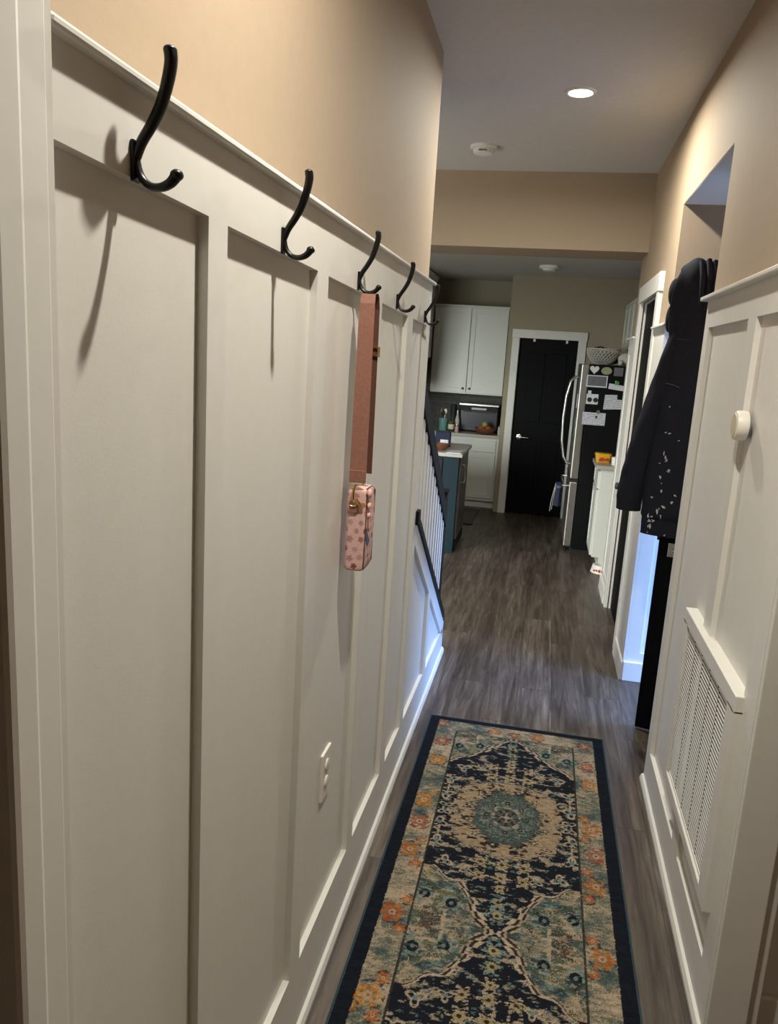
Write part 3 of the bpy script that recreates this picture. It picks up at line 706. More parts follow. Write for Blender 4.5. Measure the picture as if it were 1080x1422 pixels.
# central medallion
rg = np.sqrt((U/.218)**2+(DY/.262)**2)+.30*(sy1-.5)+.22*(nz1-.5)+.05*np.cos(4*np.arctan2(DY, U))
inner = inf & (cell > -9)
put(inner & (rg < 1) , tanc); put(inner & (rg < 1) & (nz2 > .45), C('#b09c80')); put(inner & (rg < 1) & (blot > .60), brown); put(inner & (rg < 1) & (nz1 > .68), char)
for k in range(12):
    a = k*math.pi/6+.26; fx, fy = .155*math.cos(a), .195*math.sin(a); r = np.hypot(U-fx, DY-fy); th = np.arctan2(DY-fy, U-fx)
    put(inner & (r < .017*(.7+.4*np.cos(5*th))) & (nz2 > .36), C('#3c4a46')); put(inner & (r < .006), cream)
re = np.sqrt((U/.126)**2+(DY/.176)**2)+.30*(sy2-.5)+.34*(nz1-.5)+.04*np.cos(8*np.arctan2(DY/.176, U/.126))
tl_ = mott(np.clip((.45*sy2+.35*spk+.25*nz2-.2)*1.5, 0, 1), [(0, C('#38433f')), (.35, teal2), (.6, tealc), (.8, C('#87907f')), (1, C('#a9a08a'))])
m_ = inner & (re < 1) & (spk > .06); img[m_] = tl_[m_]
put(inner & (np.abs(re-1) < .07) & (nz2 > .45), C('#4b5650'))
r0 = np.hypot(U, DY*.75); th0 = np.arctan2(DY*.75, U)
put(inner & (np.abs(r0-.052) < .007*(1+np.cos(8*th0))) & (nz2 > .42), C('#a4988a')); put(inner & (np.abs(r0-.036) < .010) & (np.cos(8*th0) > .2) & (nz2 > .3), C('#47302f')); put(inner & (r0 < .024) & (nz2 > .35), C('#90958a')); put(inner & (np.abs(r0-.017) < .006) & (np.cos(4*th0) < .5) & (nz2 > .3), C('#4f3231')); put(inner & (r0 < .006), cream)
for k in range(8):
    a = k*math.pi/4; r = np.hypot(U-.078*math.cos(a), DY-.1*math.sin(a)); put(inner & (r < .011) & (nz2 > .4), char); put(inner & (r < .004), C('#a08a78'))
# dark line round the field
put((np.abs(aU-fldw) < .0035) & (Y < flde+.003) & (nz2 > .28), C('#3b3a36')); put((np.abs(Y-flde) < .0035) & (aU < fldw) & (nz2 > .4), C('#5a564c'))
# border flowers
FL = [(-.35, 3.533, 0, 1), (-.095, 3.517, 3, .8), (0, 3.51, 0, .8), (.108, 3.52, 3, .9), (-.326, 3.357, 0, 1.1), (-.322, 3.173, 2, 1.1), (-.331, 2.842, 2, 1.2), (-.303, 2.909, 2, .6), (-.325, 2.69, 0, 1.2), (-.329, 2.512, 3, 1.1), (-.294, 2.575, 3, .6), (-.298, 2.439, 1, .6), (-.292, 2.245, 3, .6), (-.329, 2.175, 1, 1.15), (-.294, 2.107, 1, .6), (-.301, 1.903, 1, .6), (-.33, 1.833, 2, 1.25), (-.302, 1.769, 1, .6), (-.366, 1.786, 3, .5),
      (.326, 3.504, 0, .9), (.327, 3.311, 0, 1.1), (.334, 3.155, 3, 1.1), (.324, 2.823, 3, 1.1), (.301, 2.89, 3, .6), (.296, 2.754, 3, .6), (.333, 2.66, 0, 1.25), (.296, 2.555, 1, .6), (.323, 2.484, 3, 1.2), (.294, 2.412, 1, .6), (.298, 2.218, 1, .6), (.323, 2.147, 3, 1.15), (.295, 2.082, 1, .6)]
for yb in (1.55, 1.30, 1.05, .85):
    for sgn in (-1, 1): FL.append((sgn*.326, yb+.04*sgn, int(yb*7) % 4, 1.1))
fcol = [(C('#a9684f'), C('#8f4a42')), (C('#c4702f'), C('#a5522c')), (C('#cd8a36'), C('#b8702c')), (C('#c47f3c'), C('#b0602f'))]
for (fx, fy, ci, sc) in FL:
    r = np.hypot(U-fx, (Y-fy)*.86); th = np.arctan2(Y-fy, U-fx); R0 = .034*sc
    rp = R0*(.86+.15*np.cos(6*th+fx*40)+.5*(nz2-.5))
    q = (r < rp)
    put(q & (nz2 > .36) & (spk > .12), fcol[ci][0]); put(q & (nz2 > .60), fcol[ci][1]); put(q & (np.abs(r-R0*.5) < R0*.1) & (np.cos(6*th+fx*40) < -.3), C('#7d7a62')); put((r < R0*.30), cream); put((r < R0*.13), fcol[ci][1])
    put((np.abs(r-R0*1.05) < .004) & (nz2 > .55) & ~q, teal2)
# navy outer band
ob = (aU > .366+.003*(nz2-.5)) | (Y > YF-.036+.004*(nz2-.5)) | (Y < YN+.036)
img[ob] = (C('#171b24')*(1-.5*nz1[..., None])+C('#222a36')*.5*nz1[..., None])[ob]
img *= (.66+.55*rng.random(U.shape))[..., None]; img *= (.80+.34*nz1)[..., None]; img *= (.93+.10*np.sin(Y*2*math.pi/.0065))[..., None]; img *= .92
Z = .0085+.0016*rng.random(U.shape)
Z[0, :] = Z[-1, :] = .004; Z[:, 0] = Z[:, -1] = .004
co = np.stack([U+UC, Y, Z], -1).reshape(-1, 3)
idx = np.arange(nu*nv).reshape(nv, nu)
q = np.stack([idx[:-1, :-1], idx[:-1, 1:], idx[1:, 1:], idx[1:, :-1]], -1).reshape(-1, 4)
me = bpy.data.meshes.new('pile'); me.vertices.add(len(co)); me.loops.add(q.size); me.polygons.add(len(q))
oy = (YN+YF)/2
me.vertices.foreach_set('co', (co-np.array([UC, oy, 0])).ravel()); me.loops.foreach_set('vertex_index', q.ravel().astype(np.int32))
me.polygons.foreach_set('loop_start', (np.arange(len(q))*4).astype(np.int32)); me.update(calc_edges=True)
ca = me.color_attributes.new('Col', 'FLOAT_COLOR', 'POINT')
ca.data.foreach_set('color', np.concatenate([np.clip(img.reshape(-1, 3), 0, 1), np.ones((nu*nv, 1))], 1).astype(np.float32).ravel())
me.materials.append(M['rug'])
rt = thing('runner_rug', (UC, oy, 0), 'long navy oriental runner rug with cream medallions and orange flowers on the plank floor', 'rug')
po_ = bpy.data.objects.new('pile', me); COL.objects.link(po_); po_.parent = rt
bk = MB().box(UC-HW, UC+HW, YN, YF, .0012, .0055); bk.build('backing', 'rugedge', rt)
x0, x1 = UC-HW, UC+HW
eb = MB()
for a, b_ in (((x0, YN), (x0, YF)), ((x0, YF), (x1, YF)), ((x1, YF), (x1, YN)), ((x1, YN), (x0, YN))):
    eb.tube([(a[0], a[1], .0053), (b_[0], b_[1], .0053)], .005, 8)
part(eb.build('edge_binding', 'rugedge', rt, True), 'dark teal serged edge')
# ------------------------------------------------------------------ kitchen
def front(parent, name, x0, x1, z0, z1, yf, mat='cab', rail=.055, knob=None):
    m = MB().box(x0, x1, yf-.012, yf, z0, z1, .002)
    m.box(x0, x0+rail, yf-.020, yf-.010, z0, z1, .003).box(x1-rail, x1, yf-.020, yf-.010, z0, z1, .003).box(x0+rail-.002, x1-rail+.002, yf-.020, yf-.010, z0, z0+rail, .003).box(x0+rail-.002, x1-rail+.002, yf-.020, yf-.010, z1-rail, z1, .003)
    d = m.build(name, mat, parent)
    if knob: part(MB().lathe([(.002, 0), (.006, 0), (.006, -.012), (.014, -.018), (.014, -.026), (.002, -.028)], (knob[0], yf-.018, knob[1]), 16, 'y').build('knob', 'black', d, True), 'black knob')
    return d
def side(parent, name, y0, y1, z0, z1, xf, mat='cab', rail=.055):
    m = MB().box(xf, xf+.012, y0, y1, z0, z1, .002)
    for a, b_, c, d in ((y0, y0+rail, z0, z1), (y1-rail, y1, z0, z1), (y0+rail-.002, y1-rail+.002, z0, z0+rail), (y0+rail-.002, y1-rail+.002, z1-rail, z1)): m.box(xf-.008, xf+.003, a, b_, c, d, .003)
    return m.build(name, mat, parent)
u = thing('upper_cabinet', (-.965, 9.9, 1.33), 'white two-door wall cabinet with small black knobs above the counter', 'cabinet', None)
MB().box(-1.41, -.525, 9.57, 9.925, 1.335, 2.36, .003).build('body', 'cab', u)
front(u, 'door', -1.405, -.972, 1.35, 2.34, 9.568, knob=(-1.008, 1.40)); front(u, 'door', -.964, -.53, 1.35, 2.34, 9.568, knob=(-.928, 1.40))
MB().box(-1.415, -.522, 9.54, 9.925, 2.355, 2.375, .004).build('top_moulding', 'cab', u)
u = thing('corner_cabinet', (-1.5, 8.9, 1.73), 'narrow tall white cabinet with crown moulding seen edge-on beside the last coat hook', 'cabinet')
MB().box(-1.70, -1.44, 8.45, 9.53, 1.73, 2.60, .003).build('body', 'cab', u)
for y0, y1 in ((8.46, 8.98), (8.99, 9.52)):
    m = MB().box(-1.44, -1.42, y0, y1, 1.74, 2.59, .003); m.build('door', 'cab', u)
MB().prism([(-1.70, 2.60), (-1.42, 2.60), (-1.385, 2.665), (-1.385, 2.68), (-1.70, 2.68)], 8.43, 9.54, 'y').build('crown_moulding', 'cab', u)
mwv = thing('range_hood', (-1.5, 8.8, 1.40), 'dark appliance box mounted under the narrow crowned cabinet', 'range hood')
MB().box(-1.70, -1.44, 8.5, 9.3, 1.42, 1.728, .006).build('housing', 'charcoal', mwv); MB().box(-1.445, -1.43, 8.55, 9.1, 1.46, 1.70, .004).build('front_panel', 'dark', mwv)
# base run
bsc = thing('base_cabinet', (-.8, 9.6, 0), 'white base cabinet with one wide drawer and panelled door left of the black door', 'cabinet')
MB().box(-1.14, -.50, 9.30, 9.925, .09, .85, .003).box(-1.14, -.50, 9.36, 9.9, 0, .09).build('body', 'cab', bsc)
front(bsc, 'drawer', -1.12, -.535, .68, .825, 9.298, rail=.02); front(bsc, 'door', -.875, -.535, .125, .66, 9.298); front(bsc, 'door', -1.12, -.885, .125, .66, 9.298)
bs2 = thing('base_cabinet', (-1.43, 9.6, 0), 'white base cabinet behind the island, mostly hidden by the handrail', 'cabinet')
MB().box(-1.71, -1.145, 9.30, 9.925, .09, .85, .003).box(-1.71, -1.145, 9.36, 9.9, 0, .09).build('body', 'cab', bs2)
front(bs2, 'door', -1.69, -1.43, .125, .825, 9.298); front(bs2, 'door', -1.42, -1.16, .125, .825, 9.298)
ct = MB().box(-1.715, -.503, 9.255, 9.925, .85, .885, .004) ; struct('trim_16', MB().box(-.530, -.503, 9.30, 9.91, .886, .99, .003), 'counter'); tag(ct.build('countertop', 'counter', None, origin=(-1.1, 9.6, .85)), 'pale stone countertop running under the toaster oven', 'countertop')
struct('wall_backsplash', MB().box(-1.715, -.505, 9.915, 9.931, .887, 1.335), 'tile')
# toaster oven
t = thing('toaster_oven', (-.76, 9.74, .885), 'black countertop oven with a wide glass door behind the fruit bowl', 'toaster oven')
MB().box(-1.02, -.555, 9.55, 9.905, .895, 1.20, .008).build('housing', 'charcoal', t)
part(MB().box(-1.01, -.565, 9.538, 9.552, .905, 1.145, .004).build('glass_door', 'smoke', t), 'smoky glass door')
part(MB().box(-1.01, -.565, 9.54, 9.552, 1.15, 1.195, .003).build('control_strip', 'dark', t), 'black control strip')
part(MB().box(-.88, -.70, 9.535, 9.542, 1.155, 1.178, .002).build('display', 'paper', t), 'pale display window')
part(MB().box(-1.03, -.55, 9.53, 9.91, 1.20, 1.225, .004).build('top_tray', 'chrome', t), 'bright metal tray on top')
part(MB().tube([(-.98, 9.539, 1.135), (-.98, 9.515, 1.135), (-.60, 9.515, 1.135), (-.60, 9.539, 1.135)], .007, 8).build('handle', 'chrome', t, True), 'bar handle')
for x in (-.99, -.585):
    for y in (9.58, 9.87): MB().lathe([(.002, 0), (.012, 0), (.012, .012), (.002, .012)], (x, y, .885), 12).build('foot', 'black', t)
# fruit bowl
b = thing('fruit_bowl', (-.68, 9.36, .885), 'dark brown fruit bowl in front of the countertop oven', 'bowl')
MB().lathe([(.002, .004), (.05, .004), (.05, 0), (.06, 0), (.10, .02), (.128, .06), (.13, .078), (.124, .078), (.095, .03), (.002, .016)], (-.68, 9.36, .885), 32).build('bowl', 'brownbowl', b, True)
for i, (x, y, z, r, mt, lab) in enumerate([(-.73, 9.35, .945, .040, 'orange', 'orange fruit at the left of the brown bowl'), (-.645, 9.335, .945, .042, 'orange', 'orange fruit at the front right of the brown bowl'), (-.665, 9.41, .950, .04, 'orange', 'orange fruit at the back of the brown bowl'), (-.69, 9.36, 1.000, .038, 'greenfruit', 'yellow green fruit on top of the pile in the brown bowl')]):
    f = thing('round_fruit', (x, y, z-r), lab, 'fruit', 'fruit in the brown bowl'); MB().ball((x, y, z), r, 16, 10, (1, 1, .92)).build('flesh', mt, f, True)
    MB().tube([(x, y, z+r*.85), (x+.004, y, z+r*.92+.014)], .003, 6).build('stem', 'brownbowl', f)
# small things left on the counter
def bottle(name, label, cat, x, y, prof, mat, top=None, topm=None, z0=.885):
    o = thing(name, (x, y, z0), label, cat); MB().lathe(prof, (x, y, z0), 20).build('body', mat, o, True)
    if top: MB().lathe(top, (x, y, z0), 20).build('cap', topm, o, True)
    return o
cr = bottle('utensil_crock', 'teal glazed utensil crock behind the stair handrail', 'crock', -1.20, 9.45, [(.002, .002), (.045, .002), (.05, .01), (.056, .15), (.050, .15), (.045, .02), (.002, .015)], 'greentint')
for i, (dx, dy, h, mt, lab) in enumerate([(-.022, 0, .27, 'brownbowl', 'wooden utensil standing in the teal crock'), (.012, .01, .265, 'plasticwhite', 'pale spatula standing in the teal crock'), (-.005, -.018, .24, 'dark', 'dark spoon standing in the teal crock')]):
    o = thing('cooking_utensil', (-1.20+dx*.5, 9.45+dy*.5, .905), lab, 'utensil', 'utensils in the teal crock')
    MB().tube([(-1.20+dx*.4, 9.45+dy*.4, .905), (-1.20+dx*1.2, 9.45+dy*1.2, .885+h*.75)], .006, 8).build('handle', mt, o, True)
    MB().ball((-1.20+dx*1.35, 9.45+dy*1.35, .885+h*.87), .026, 12, 8, (.75, .3, 1.25)).build('head', mt, o, True)
bottle('pepper_mill', 'tall black bottle-shaped mill between the teal crock and the jar', 'mill', -1.10, 9.58, [(.002, 0), (.03, 0), (.032, .02), (.026, .12), (.034, .2), (.002, .2)], 'greenglass', [(.002, .198), (.036, .2), (.04, .23), (.038, .30), (.03, .315), (.002, .317)], 'dark')
j = bottle('jar', 'squat jar with a cream label and green base on the counter', 'jar', -1.095, 9.40, [(.002, 0), (.036, 0), (.038, .006), (.038, .09), (.03, .1), (.002, .1)], 'greenglass', [(.002, .098), (.033, .1), (.033, .118), (.002, .12)], 'brownbowl')
part(MB().lathe([(.0385, .028), (.0392, .03), (.0392, .085), (.0385, .087)], (-1.095, 9.40, .885), 20, cap=False).build('label', 'jarlid', j, True), 'cream paper label')
bottle('salt_jar', 'small pink salt jar beside the countertop oven', 'jar', -1.02, 9.35, [(.002, 0), (.022, 0), (.024, .004), (.022, .06), (.014, .075), (.002, .076)], 'pinksalt', [(.002, .074), (.016, .075), (.016, .095), (.002, .097)], 'chrome')
bottle('oil_bottle', 'slim pale bottle standing behind the salt jar', 'bottle', -1.035, 9.47, [(.002, 0), (.026, 0), (.028, .01), (.027, .14), (.012, .19), (.011, .23), (.002, .23)], 'rope', [(.002, .228), (.014, .23), (.014, .25), (.002, .252)], 'chrome')
# island
isl = thing('kitchen_island', (-1.15, 7.3, 0), 'teal kitchen island with a pale stone top beyond the stair railing', 'kitchen island')
MB().box(-1.62, -.725, 6.97, 7.74, .10, .885, .002).build('body', 'teal', isl)
part(MB().box(-1.60, -.75, 7.0, 7.72, 0, .10).build('toe_kick', 'dark', isl), 'dark recessed toe kick')
part(MB().box(-.855, -.715, 6.95, 7.02, 0, .885, .003).build('corner_panel', 'teal', isl), 'teal corner panel')
part(MB().box(-1.65, -.685, 6.92, 7.78, .885, .92, .005).build('countertop', 'counter', isl), 'pale stone top')
dp = part(MB().box(-1.3, -.865, 6.955, 6.972, .05, .86, .003).build('appliance_front', 'charcoal', isl), 'dark grey appliance front')
part(MB().tube([(-1.22, 6.957, .57), (-1.22, 6.925, .57), (-.845, 6.925, .57), (-.845, 6.957, .575)], .011, 10).build('handle', 'chrome', dp, True), 'chrome bar handle')
dw = thing('dishwasher', (-.73, 7.35, .10), 'stainless dishwasher set in the right side of the teal island', 'dishwasher')
MB().box(-.724, -.700, 7.04, 7.66, .11, .875, .004).build('door', 'stainless', dw)
part(MB().tube([(-.70, 7.09, .80), (-.672, 7.09, .80), (-.668, 7.09, .77), (-.668, 7.09, .66), (-.672, 7.09, .64), (-.70, 7.09, .64)], .007, 8).build('handle', 'chrome', dw, True), 'pale vertical handle')
MB().box(-.726, -.702, 7.04, 7.66, .02, .105).build('kick_plate', 'dark', dw)
p = thing('sheet_of_paper', (-.76, 7.0, .92), 'white papers lying on the front edge of the island top', 'paper'); MB().box(-.83, -.70, 6.90, 7.12, .9205, .928, .001).build('sheets', 'paper', p)
wbo = thing('wooden_bowl', (-.90, 7.10, .92), 'brown bowl on the island beside the stair handrail', 'bowl')
MB().lathe([(.002, 0), (.04, 0), (.075, .03), (.085, .06), (.079, .06), (.07, .034), (.002, .01)], (-.91, 7.10, .92), 24).build('bowl', 'brownbowl', wbo, True)
bxo = thing('snack_box', (-.92, 7.40, .92), 'dark blue carton standing on the island behind the brown bowl', 'carton'); MB().box(-1.0, -.86, 7.36, 7.45, .92, 1.06, .003).build('carton', 'navycloth', bxo); part(MB().box(-.95, -.875, 7.356, 7.361, .95, .99, .0008).build('label', 'paper', bxo), 'white label')
km = thing('kitchen_mat', (-.85, 8.65, 0), 'grey-brown mat with a dark edge on the floor beside the island', 'mat')
MB().box(-1.25, -.665, 8.27, 9.08, .001, .010, .003).build('pad', 'mat', km); 
for yy in (8.25, 9.075): part(MB().box(-1.26, -.655, yy, yy+.025, .001, .013, .003).build('edge_band', 'matedge', km), 'dark edge')
# fridge
fr = thing('refrigerator', (.70, 7.95, 0), 'tall stainless refrigerator with a black side covered in papers', 'refrigerator')
MB().box(.365, 1.08, 7.5, 8.40, .03, 1.775, .006).build('cabinet', 'fridgeblack', fr)
fd = MB().box(.285, .36, 7.505, 7.945, .70, 1.775, .012).build('door', 'stainless', fr); fd2 = MB().box(.285, .36, 7.955, 8.395, .70, 1.775, .012).build('door', 'stainless', fr)
fz = MB().box(.285, .36, 7.505, 8.395, .045, .675, .012).build('freezer_drawer', 'stainless', fr)
for o_, y in ((fd, 7.90), (fd2, 8.0)):
    part(MB().tube([(.285, y, 1.64), (.25, y, 1.645), (.215, y, 1.60), (.185, y, 1.45), (.175, y, 1.25), (.185, y, 1.02), (.215, y, .86), (.25, y, .80), (.285, y, .80)], .013, 10).build('handle', 'chrome', o_, True), 'bowed bar handle')
part(MB().tube([(.285, 7.60, .62), (.23, 7.60, .62), (.23, 8.30, .62), (.285, 8.30, .62)], .012, 10).build('handle', 'chrome', fz, True), 'long bar handle')
MB().box(.35, 1.06, 7.53, 8.38, 0, .04).build('base', 'dark', fr)
MB().box(.283, .36, 7.503, 8.397, .677, .698).build('gasket', 'dark', fr)
# things on the fridge side (plane y = 7.5)
FY = 7.4985
def flat(name, label, cat, poly, mat, th=.003, group=None):
    cx = sum(p[0] for p in poly)/len(poly); cz = sum(p[1] for p in poly)/len(poly)
    o = MB().prism(poly, FY-th, FY, 'y').build(name, mat, None, origin=(cx, FY, cz)); return tag(o, label, cat, group)
def rect(x0, x1, z0, z1, sk=0): return [(x0, z0), (x1, z0+sk), (x1, z1+sk), (x0, z1)]
heart = [(.401+.0026*16*math.sin(t)**3, 1.728+.0026*(13*math.cos(t)-5*math.cos(2*t)-2*math.cos(3*t)-math.cos(4*t))) for t in [k*2*math.pi/28 for k in range(28)]]
flat('heart_magnet', 'pale blue heart-shaped magnet at the top of the fridge side', 'magnet', heart, 'paper', .006)
flat('oval_magnet', 'pale olive oval magnet right of the heart magnet', 'magnet', [(.509+.047*math.cos(t), 1.721+.034*math.sin(t)) for t in [k*2*math.pi/28 for k in range(28)]], 'olive', .006)
flat('square_magnet', 'grey square picture magnet right of the oval magnet', 'magnet', rect(.575, .655, 1.68, 1.755), 'photo', .004)
ph = thing('framed_photo', (.434, FY, 1.568), 'grey landscape photo in a pale frame on the fridge side below the heart magnet', 'photo')
MB().box(.341, .527, FY-.006, FY, 1.568, 1.676, .001).build('frame', 'paper', ph); part(MB().box(.351, .517, FY-.007, FY-.005, 1.58, 1.668).build('picture', 'photo', ph), 'grey landscape print')
pp = thing('paper_note', (.62, FY, 1.54), 'tilted strip of white paper held by a green clip on the fridge', 'note')
MB().prism([(.54, 1.562), (.708, 1.545), (.710, 1.592), (.545, 1.612)], FY-.002, FY, 'y').build('sheet', 'paper', pp)
gc = thing('magnetic_clip', (.61, FY, 1.61), 'bright green magnetic clip at the top of the tilted paper strip', 'clip')
MB().box(.594, .612, FY-.012, FY-.002, 1.598, 1.64, .003).box(.615, .63, FY-.012, FY-.002, 1.598, 1.632, .003).build('clip', 'green', gc)
cp = thing('picture_card', (.42, FY, 1.415), 'white card showing two dark round shapes on the fridge side', 'card')
MB().box(.355, .462, FY-.002, FY, 1.412, 1.505, .0005).box(.365, .395, FY-.002, FY, 1.5, 1.535, .0005).build('card', 'paper', cp)
for x in (.386, .440): part(MB().lathe([(.001, 0), (.022, 0), (.022, -.0015), (.001, -.0015)], (x, FY-.002, 1.452), 20, 'y').build('dark_shape', 'dark', cp), 'dark round shape')
o = flat('paper_sheet', 'printed white list sheet at the right of the fridge side', 'paper', [(.515, 1.372), (.712, 1.385), (.714, 1.465), (.63, 1.47), (.628, 1.512), (.52, 1.505)], 'listpaper', .002)
o = flat('paper_sheet', 'lowest white printed sheet on the fridge side', 'paper', rect(.338, .545, 1.222, 1.338), 'listpaper', .002)
flat('round_magnet', 'small silver round magnet holding the lowest sheet', 'magnet', [(.475+.017*math.cos(t), 1.345+.017*math.sin(t)) for t in [k*2*math.pi/20 for k in range(20)]], 'chrome', .008)
flat('round_magnet', 'small dark magnet on the lowest sheet', 'magnet', [(.462+.010*math.cos(t), 1.298+.010*math.sin(t)) for t in [k*2*math.pi/16 for k in range(16)]], 'dark', .006)
flat('hanging_strip', 'narrow grey strip at the right edge of the fridge side', 'strip', rect(.68, .716, 1.165, 1.312), 'photo', .008)
for y0, z0, w_, h_, mt, lb_ in ((7.60, 1.52, .16, .12, 'bluecloth', 'blue-grey picture stuck high on the refrigerator front behind the handle'), (7.66, 1.36, .12, .13, 'paper', 'white sheet stuck on the refrigerator front behind the handle'), (7.60, 1.10, .10, .17, 'greentint', 'greenish card low on the refrigerator front behind the handle')):
    o = MB().box(.281, .2848, y0, y0+w_, z0, z0+h_).build('picture_card', mt, None, origin=(.283, y0+w_/2, z0)); tag(o, lb_, 'card')
# lattice bowl on the fridge
lb = thing('lattice_bowl', (.475, 7.72, 1.775), 'white lattice-weave bowl with a scalloped rim on top of the refrigerator', 'bowl')
def bp_(t, a): r = (.075+.075*math.sin(t*math.pi/2*1.0)**.8); return (.475+r*math.cos(a), 7.72+r*math.sin(a), 1.778+.135*t)
lm = MB(); NL = 26
for k in range(NL):
    for sg in (-1, 1): lm.tube([bp_(t/8, 2*math.pi*k/NL+sg*t/8*.75) for t in range(9)], .0042, 5)
lm.build('lattice', 'rope', lb, True)
rm = MB().tube([(lambda p: (p[0], p[1], p[2]+.006*abs(math.sin(a*13))))(bp_(1, a)) for a in [2*math.pi*k/104 for k in range(104)]], .006, 6, loop=True).tube([bp_(0, 2*math.pi*k/30) for k in range(30)], .005, 6, loop=True)
rm.build('rim', 'rope', lb, True); part(MB().lathe([(.002, .003), (.073, .003), (.080, .01), (.12, .06), (.140, .11), (.134, .11), (.07, .014), (.002, .01)], (.475, 7.72, 1.775), 30).build('liner', 'grey', lb, True), 'grey inner liner')
dk = thing('cloth_bundle', (.42, 8.0, 1.775), 'dark lumpy bundle behind the lattice bowl', 'bundle')
dkm = MB(); dkm.ball((.46, 8.02, 1.862), .1, 20, 12, (1, .8, .87)); dkm.ball((.56, 8.05, 1.845), .09, 20, 12, (1.2, .8, .75)); dkm.build('cloth', 'dark', dk, True)
pb = thing('plastic_bag', (.70, 7.62, 1.775), 'crumpled grey bag lying on the right of the refrigerator top', 'bag')
pm_ = MB(); pm_.ball((.68, 7.64, 1.835), .075, 20, 12, (1.0, .8, .75)); pm_.ball((.745, 7.65, 1.83), .06, 20, 12, (1.1, .9, .85)); pm_.ball((.63, 7.58, 1.80), .028, 14, 8, (.8, .8, 1)); g_ = pm_.build('wrap', 'rope', pb, True)
# right wall cabinets above the fridge
for i, (y0, y1, lb_) in enumerate(((7.46, 8.30, 'near white wall cabinet above the refrigerator'), (8.31, 9.14, 'far white wall cabinet between the refrigerator and the black door'))):
    u = thing('wall_cabinet', (.92, (y0+y1)/2, 1.95), lb_, 'cabinet', 'white wall cabinets on the right kitchen wall')
    MB().box(.77, 1.1, y0, y1, 1.95, 2.44, .003).build('body', 'cab', u); ym = (y0+y1)/2
    side(u, 'door', y0+.006, ym-.003, 1.965, 2.425, .757, rail=.05); side(u, 'door', ym+.003, y1-.006, 1.965, 2.425, .757, rail=.05)
# base cabinet in front of the fridge
b2 = thing('base_cabinet', (.8, 7.2, 0), 'white base cabinet standing in front of the black side of the refrigerator', 'cabinet')
MB().box(.52, 1.09, 6.95, 7.47, .10, .885, .003).box(.58, 1.09, 6.95, 7.47, 0, .10).build('body', 'cab', b2)
side(b2, 'door', 6.96, 7.46, .115, .70, .508); side(b2, 'drawer', 6.96, 7.46, .715, .87, .508, rail=.02)
tag(MB().box(.475, 1.095, 6.92, 7.485, .885, .92, .005).build('countertop', 'counter', None, origin=(.8, 7.2, .885)), 'short pale countertop on the base cabinet by the refrigerator', 'countertop')
yt = thing('food_tub', (.525, 7.22, .92), 'yellow plastic tub with a red print on the short countertop', 'tub')
def rr(cx, cy, hx, hy, z, n=32, pw=.35):
    return [(cx+hx*math.copysign(abs(math.cos(a))**pw, math.cos(a)), cy+hy*math.copysign(abs(math.sin(a))**pw, math.sin(a)), z) for a in [2*math.pi*k/n for k in range(n)]]
MB().rings([rr(.545, 7.22, .060, .05, .9205), rr(.545, 7.22, .070, .058, .985)]).build('tub', 'yellow', yt, True); MB().rings([rr(.545, 7.22, .074, .062, .984), rr(.545, 7.22, .074, .062, .996), rr(.545, 7.22, .070, .058, .999)]).build('lid', 'yellow', yt, True)
part(MB().prism([(.505, .935), (.53, .93), (.56, .937), (.592, .935), (.598, .955), (.58, .965), (.556, .955), (.535, .968), (.512, .958)], 7.159, 7.168, 'y').build('print', 'red', yt), 'red and orange print on its front')
tc = thing('drinking_cup', (.64, 7.05, .92), 'small white cup in front of the yellow tub on the short countertop', 'cup')
MB().lathe([(.002, 0), (.036, 0), (.042, .07), (.038, .07), (.033, .006), (.002, .005)], (.645, 7.05, .92), 24).build('cup', 'plasticwhite', tc, True)
pbw = thing('pet_bowl', (.60, 6.83, 0), 'white floor bowl with red markings at the foot of the base cabinet', 'bowl')
MB().lathe([(.002, .004), (.085, .004), (.088, 0), (.094, .004), (.078, .07), (.07, .072), (.066, .068), (.066, .02), (.002, .015)], (.61, 6.83, 0), 32).build('bowl', 'plasticwhite', pbw, True)
rmk = MB()
for k in range(7):
    a = math.radians(222+k*16); r = .0885; c, s = math.cos(a), math.sin(a)
    rmk.box(-.009, .009, -.002, .002, .018+.004*(k % 2), .036+.003*(k % 3), .0008, mat=Matrix.Translation((.61+r*c, 6.83+r*s, 0)) @ Matrix.Rotation(a+math.pi/2, 4, 'Z'))
part(rmk.build('red_marks', 'red', pbw), 'red marks round the side')
# towel hanging from the freezer handle
tw = thing('kitchen_towel', (.225, 7.95, .44), 'dark blue towel with pale strings hanging from the freezer handle', 'towel')
R_ = []
for i in range(9):
    t = i/8; z = .64-t*.22; hw_ = .035+.02*t; ring = []
    for k in range(24):
        a = 2*math.pi*k/24; ring.append((.195+(.028+.01*t)*math.cos(a)*(1+.2*math.sin(a*3+t*4)), 7.62+(hw_+.02)*math.sin(a)*(1+.12*math.sin(a*5+t*3)), z))
    R_.append(ring)
MB().rings(R_).build('cloth', 'navycloth', tw, True)
sm = MB(); sm.tube([(.165, 7.60, .635), (.150, 7.59, .55), (.135, 7.59, .45), (.130, 7.59, .36)], .0035, 6); sm.tube([(.172, 7.63, .63), (.16, 7.62, .53), (.15, 7.62, .42), (.146, 7.62, .37)], .0035, 6)
part(sm.build('string', 'rope', tw, True), 'pale hanging string')
part(MB().rings([[(.195+.036*math.cos(a), 7.62+.062*math.sin(a), z) for a in [2*math.pi*k/24 for k in range(24)]] for z in (.595, .618)]).build('stripe', 'bluecloth', tw, True), 'paler blue stripe')

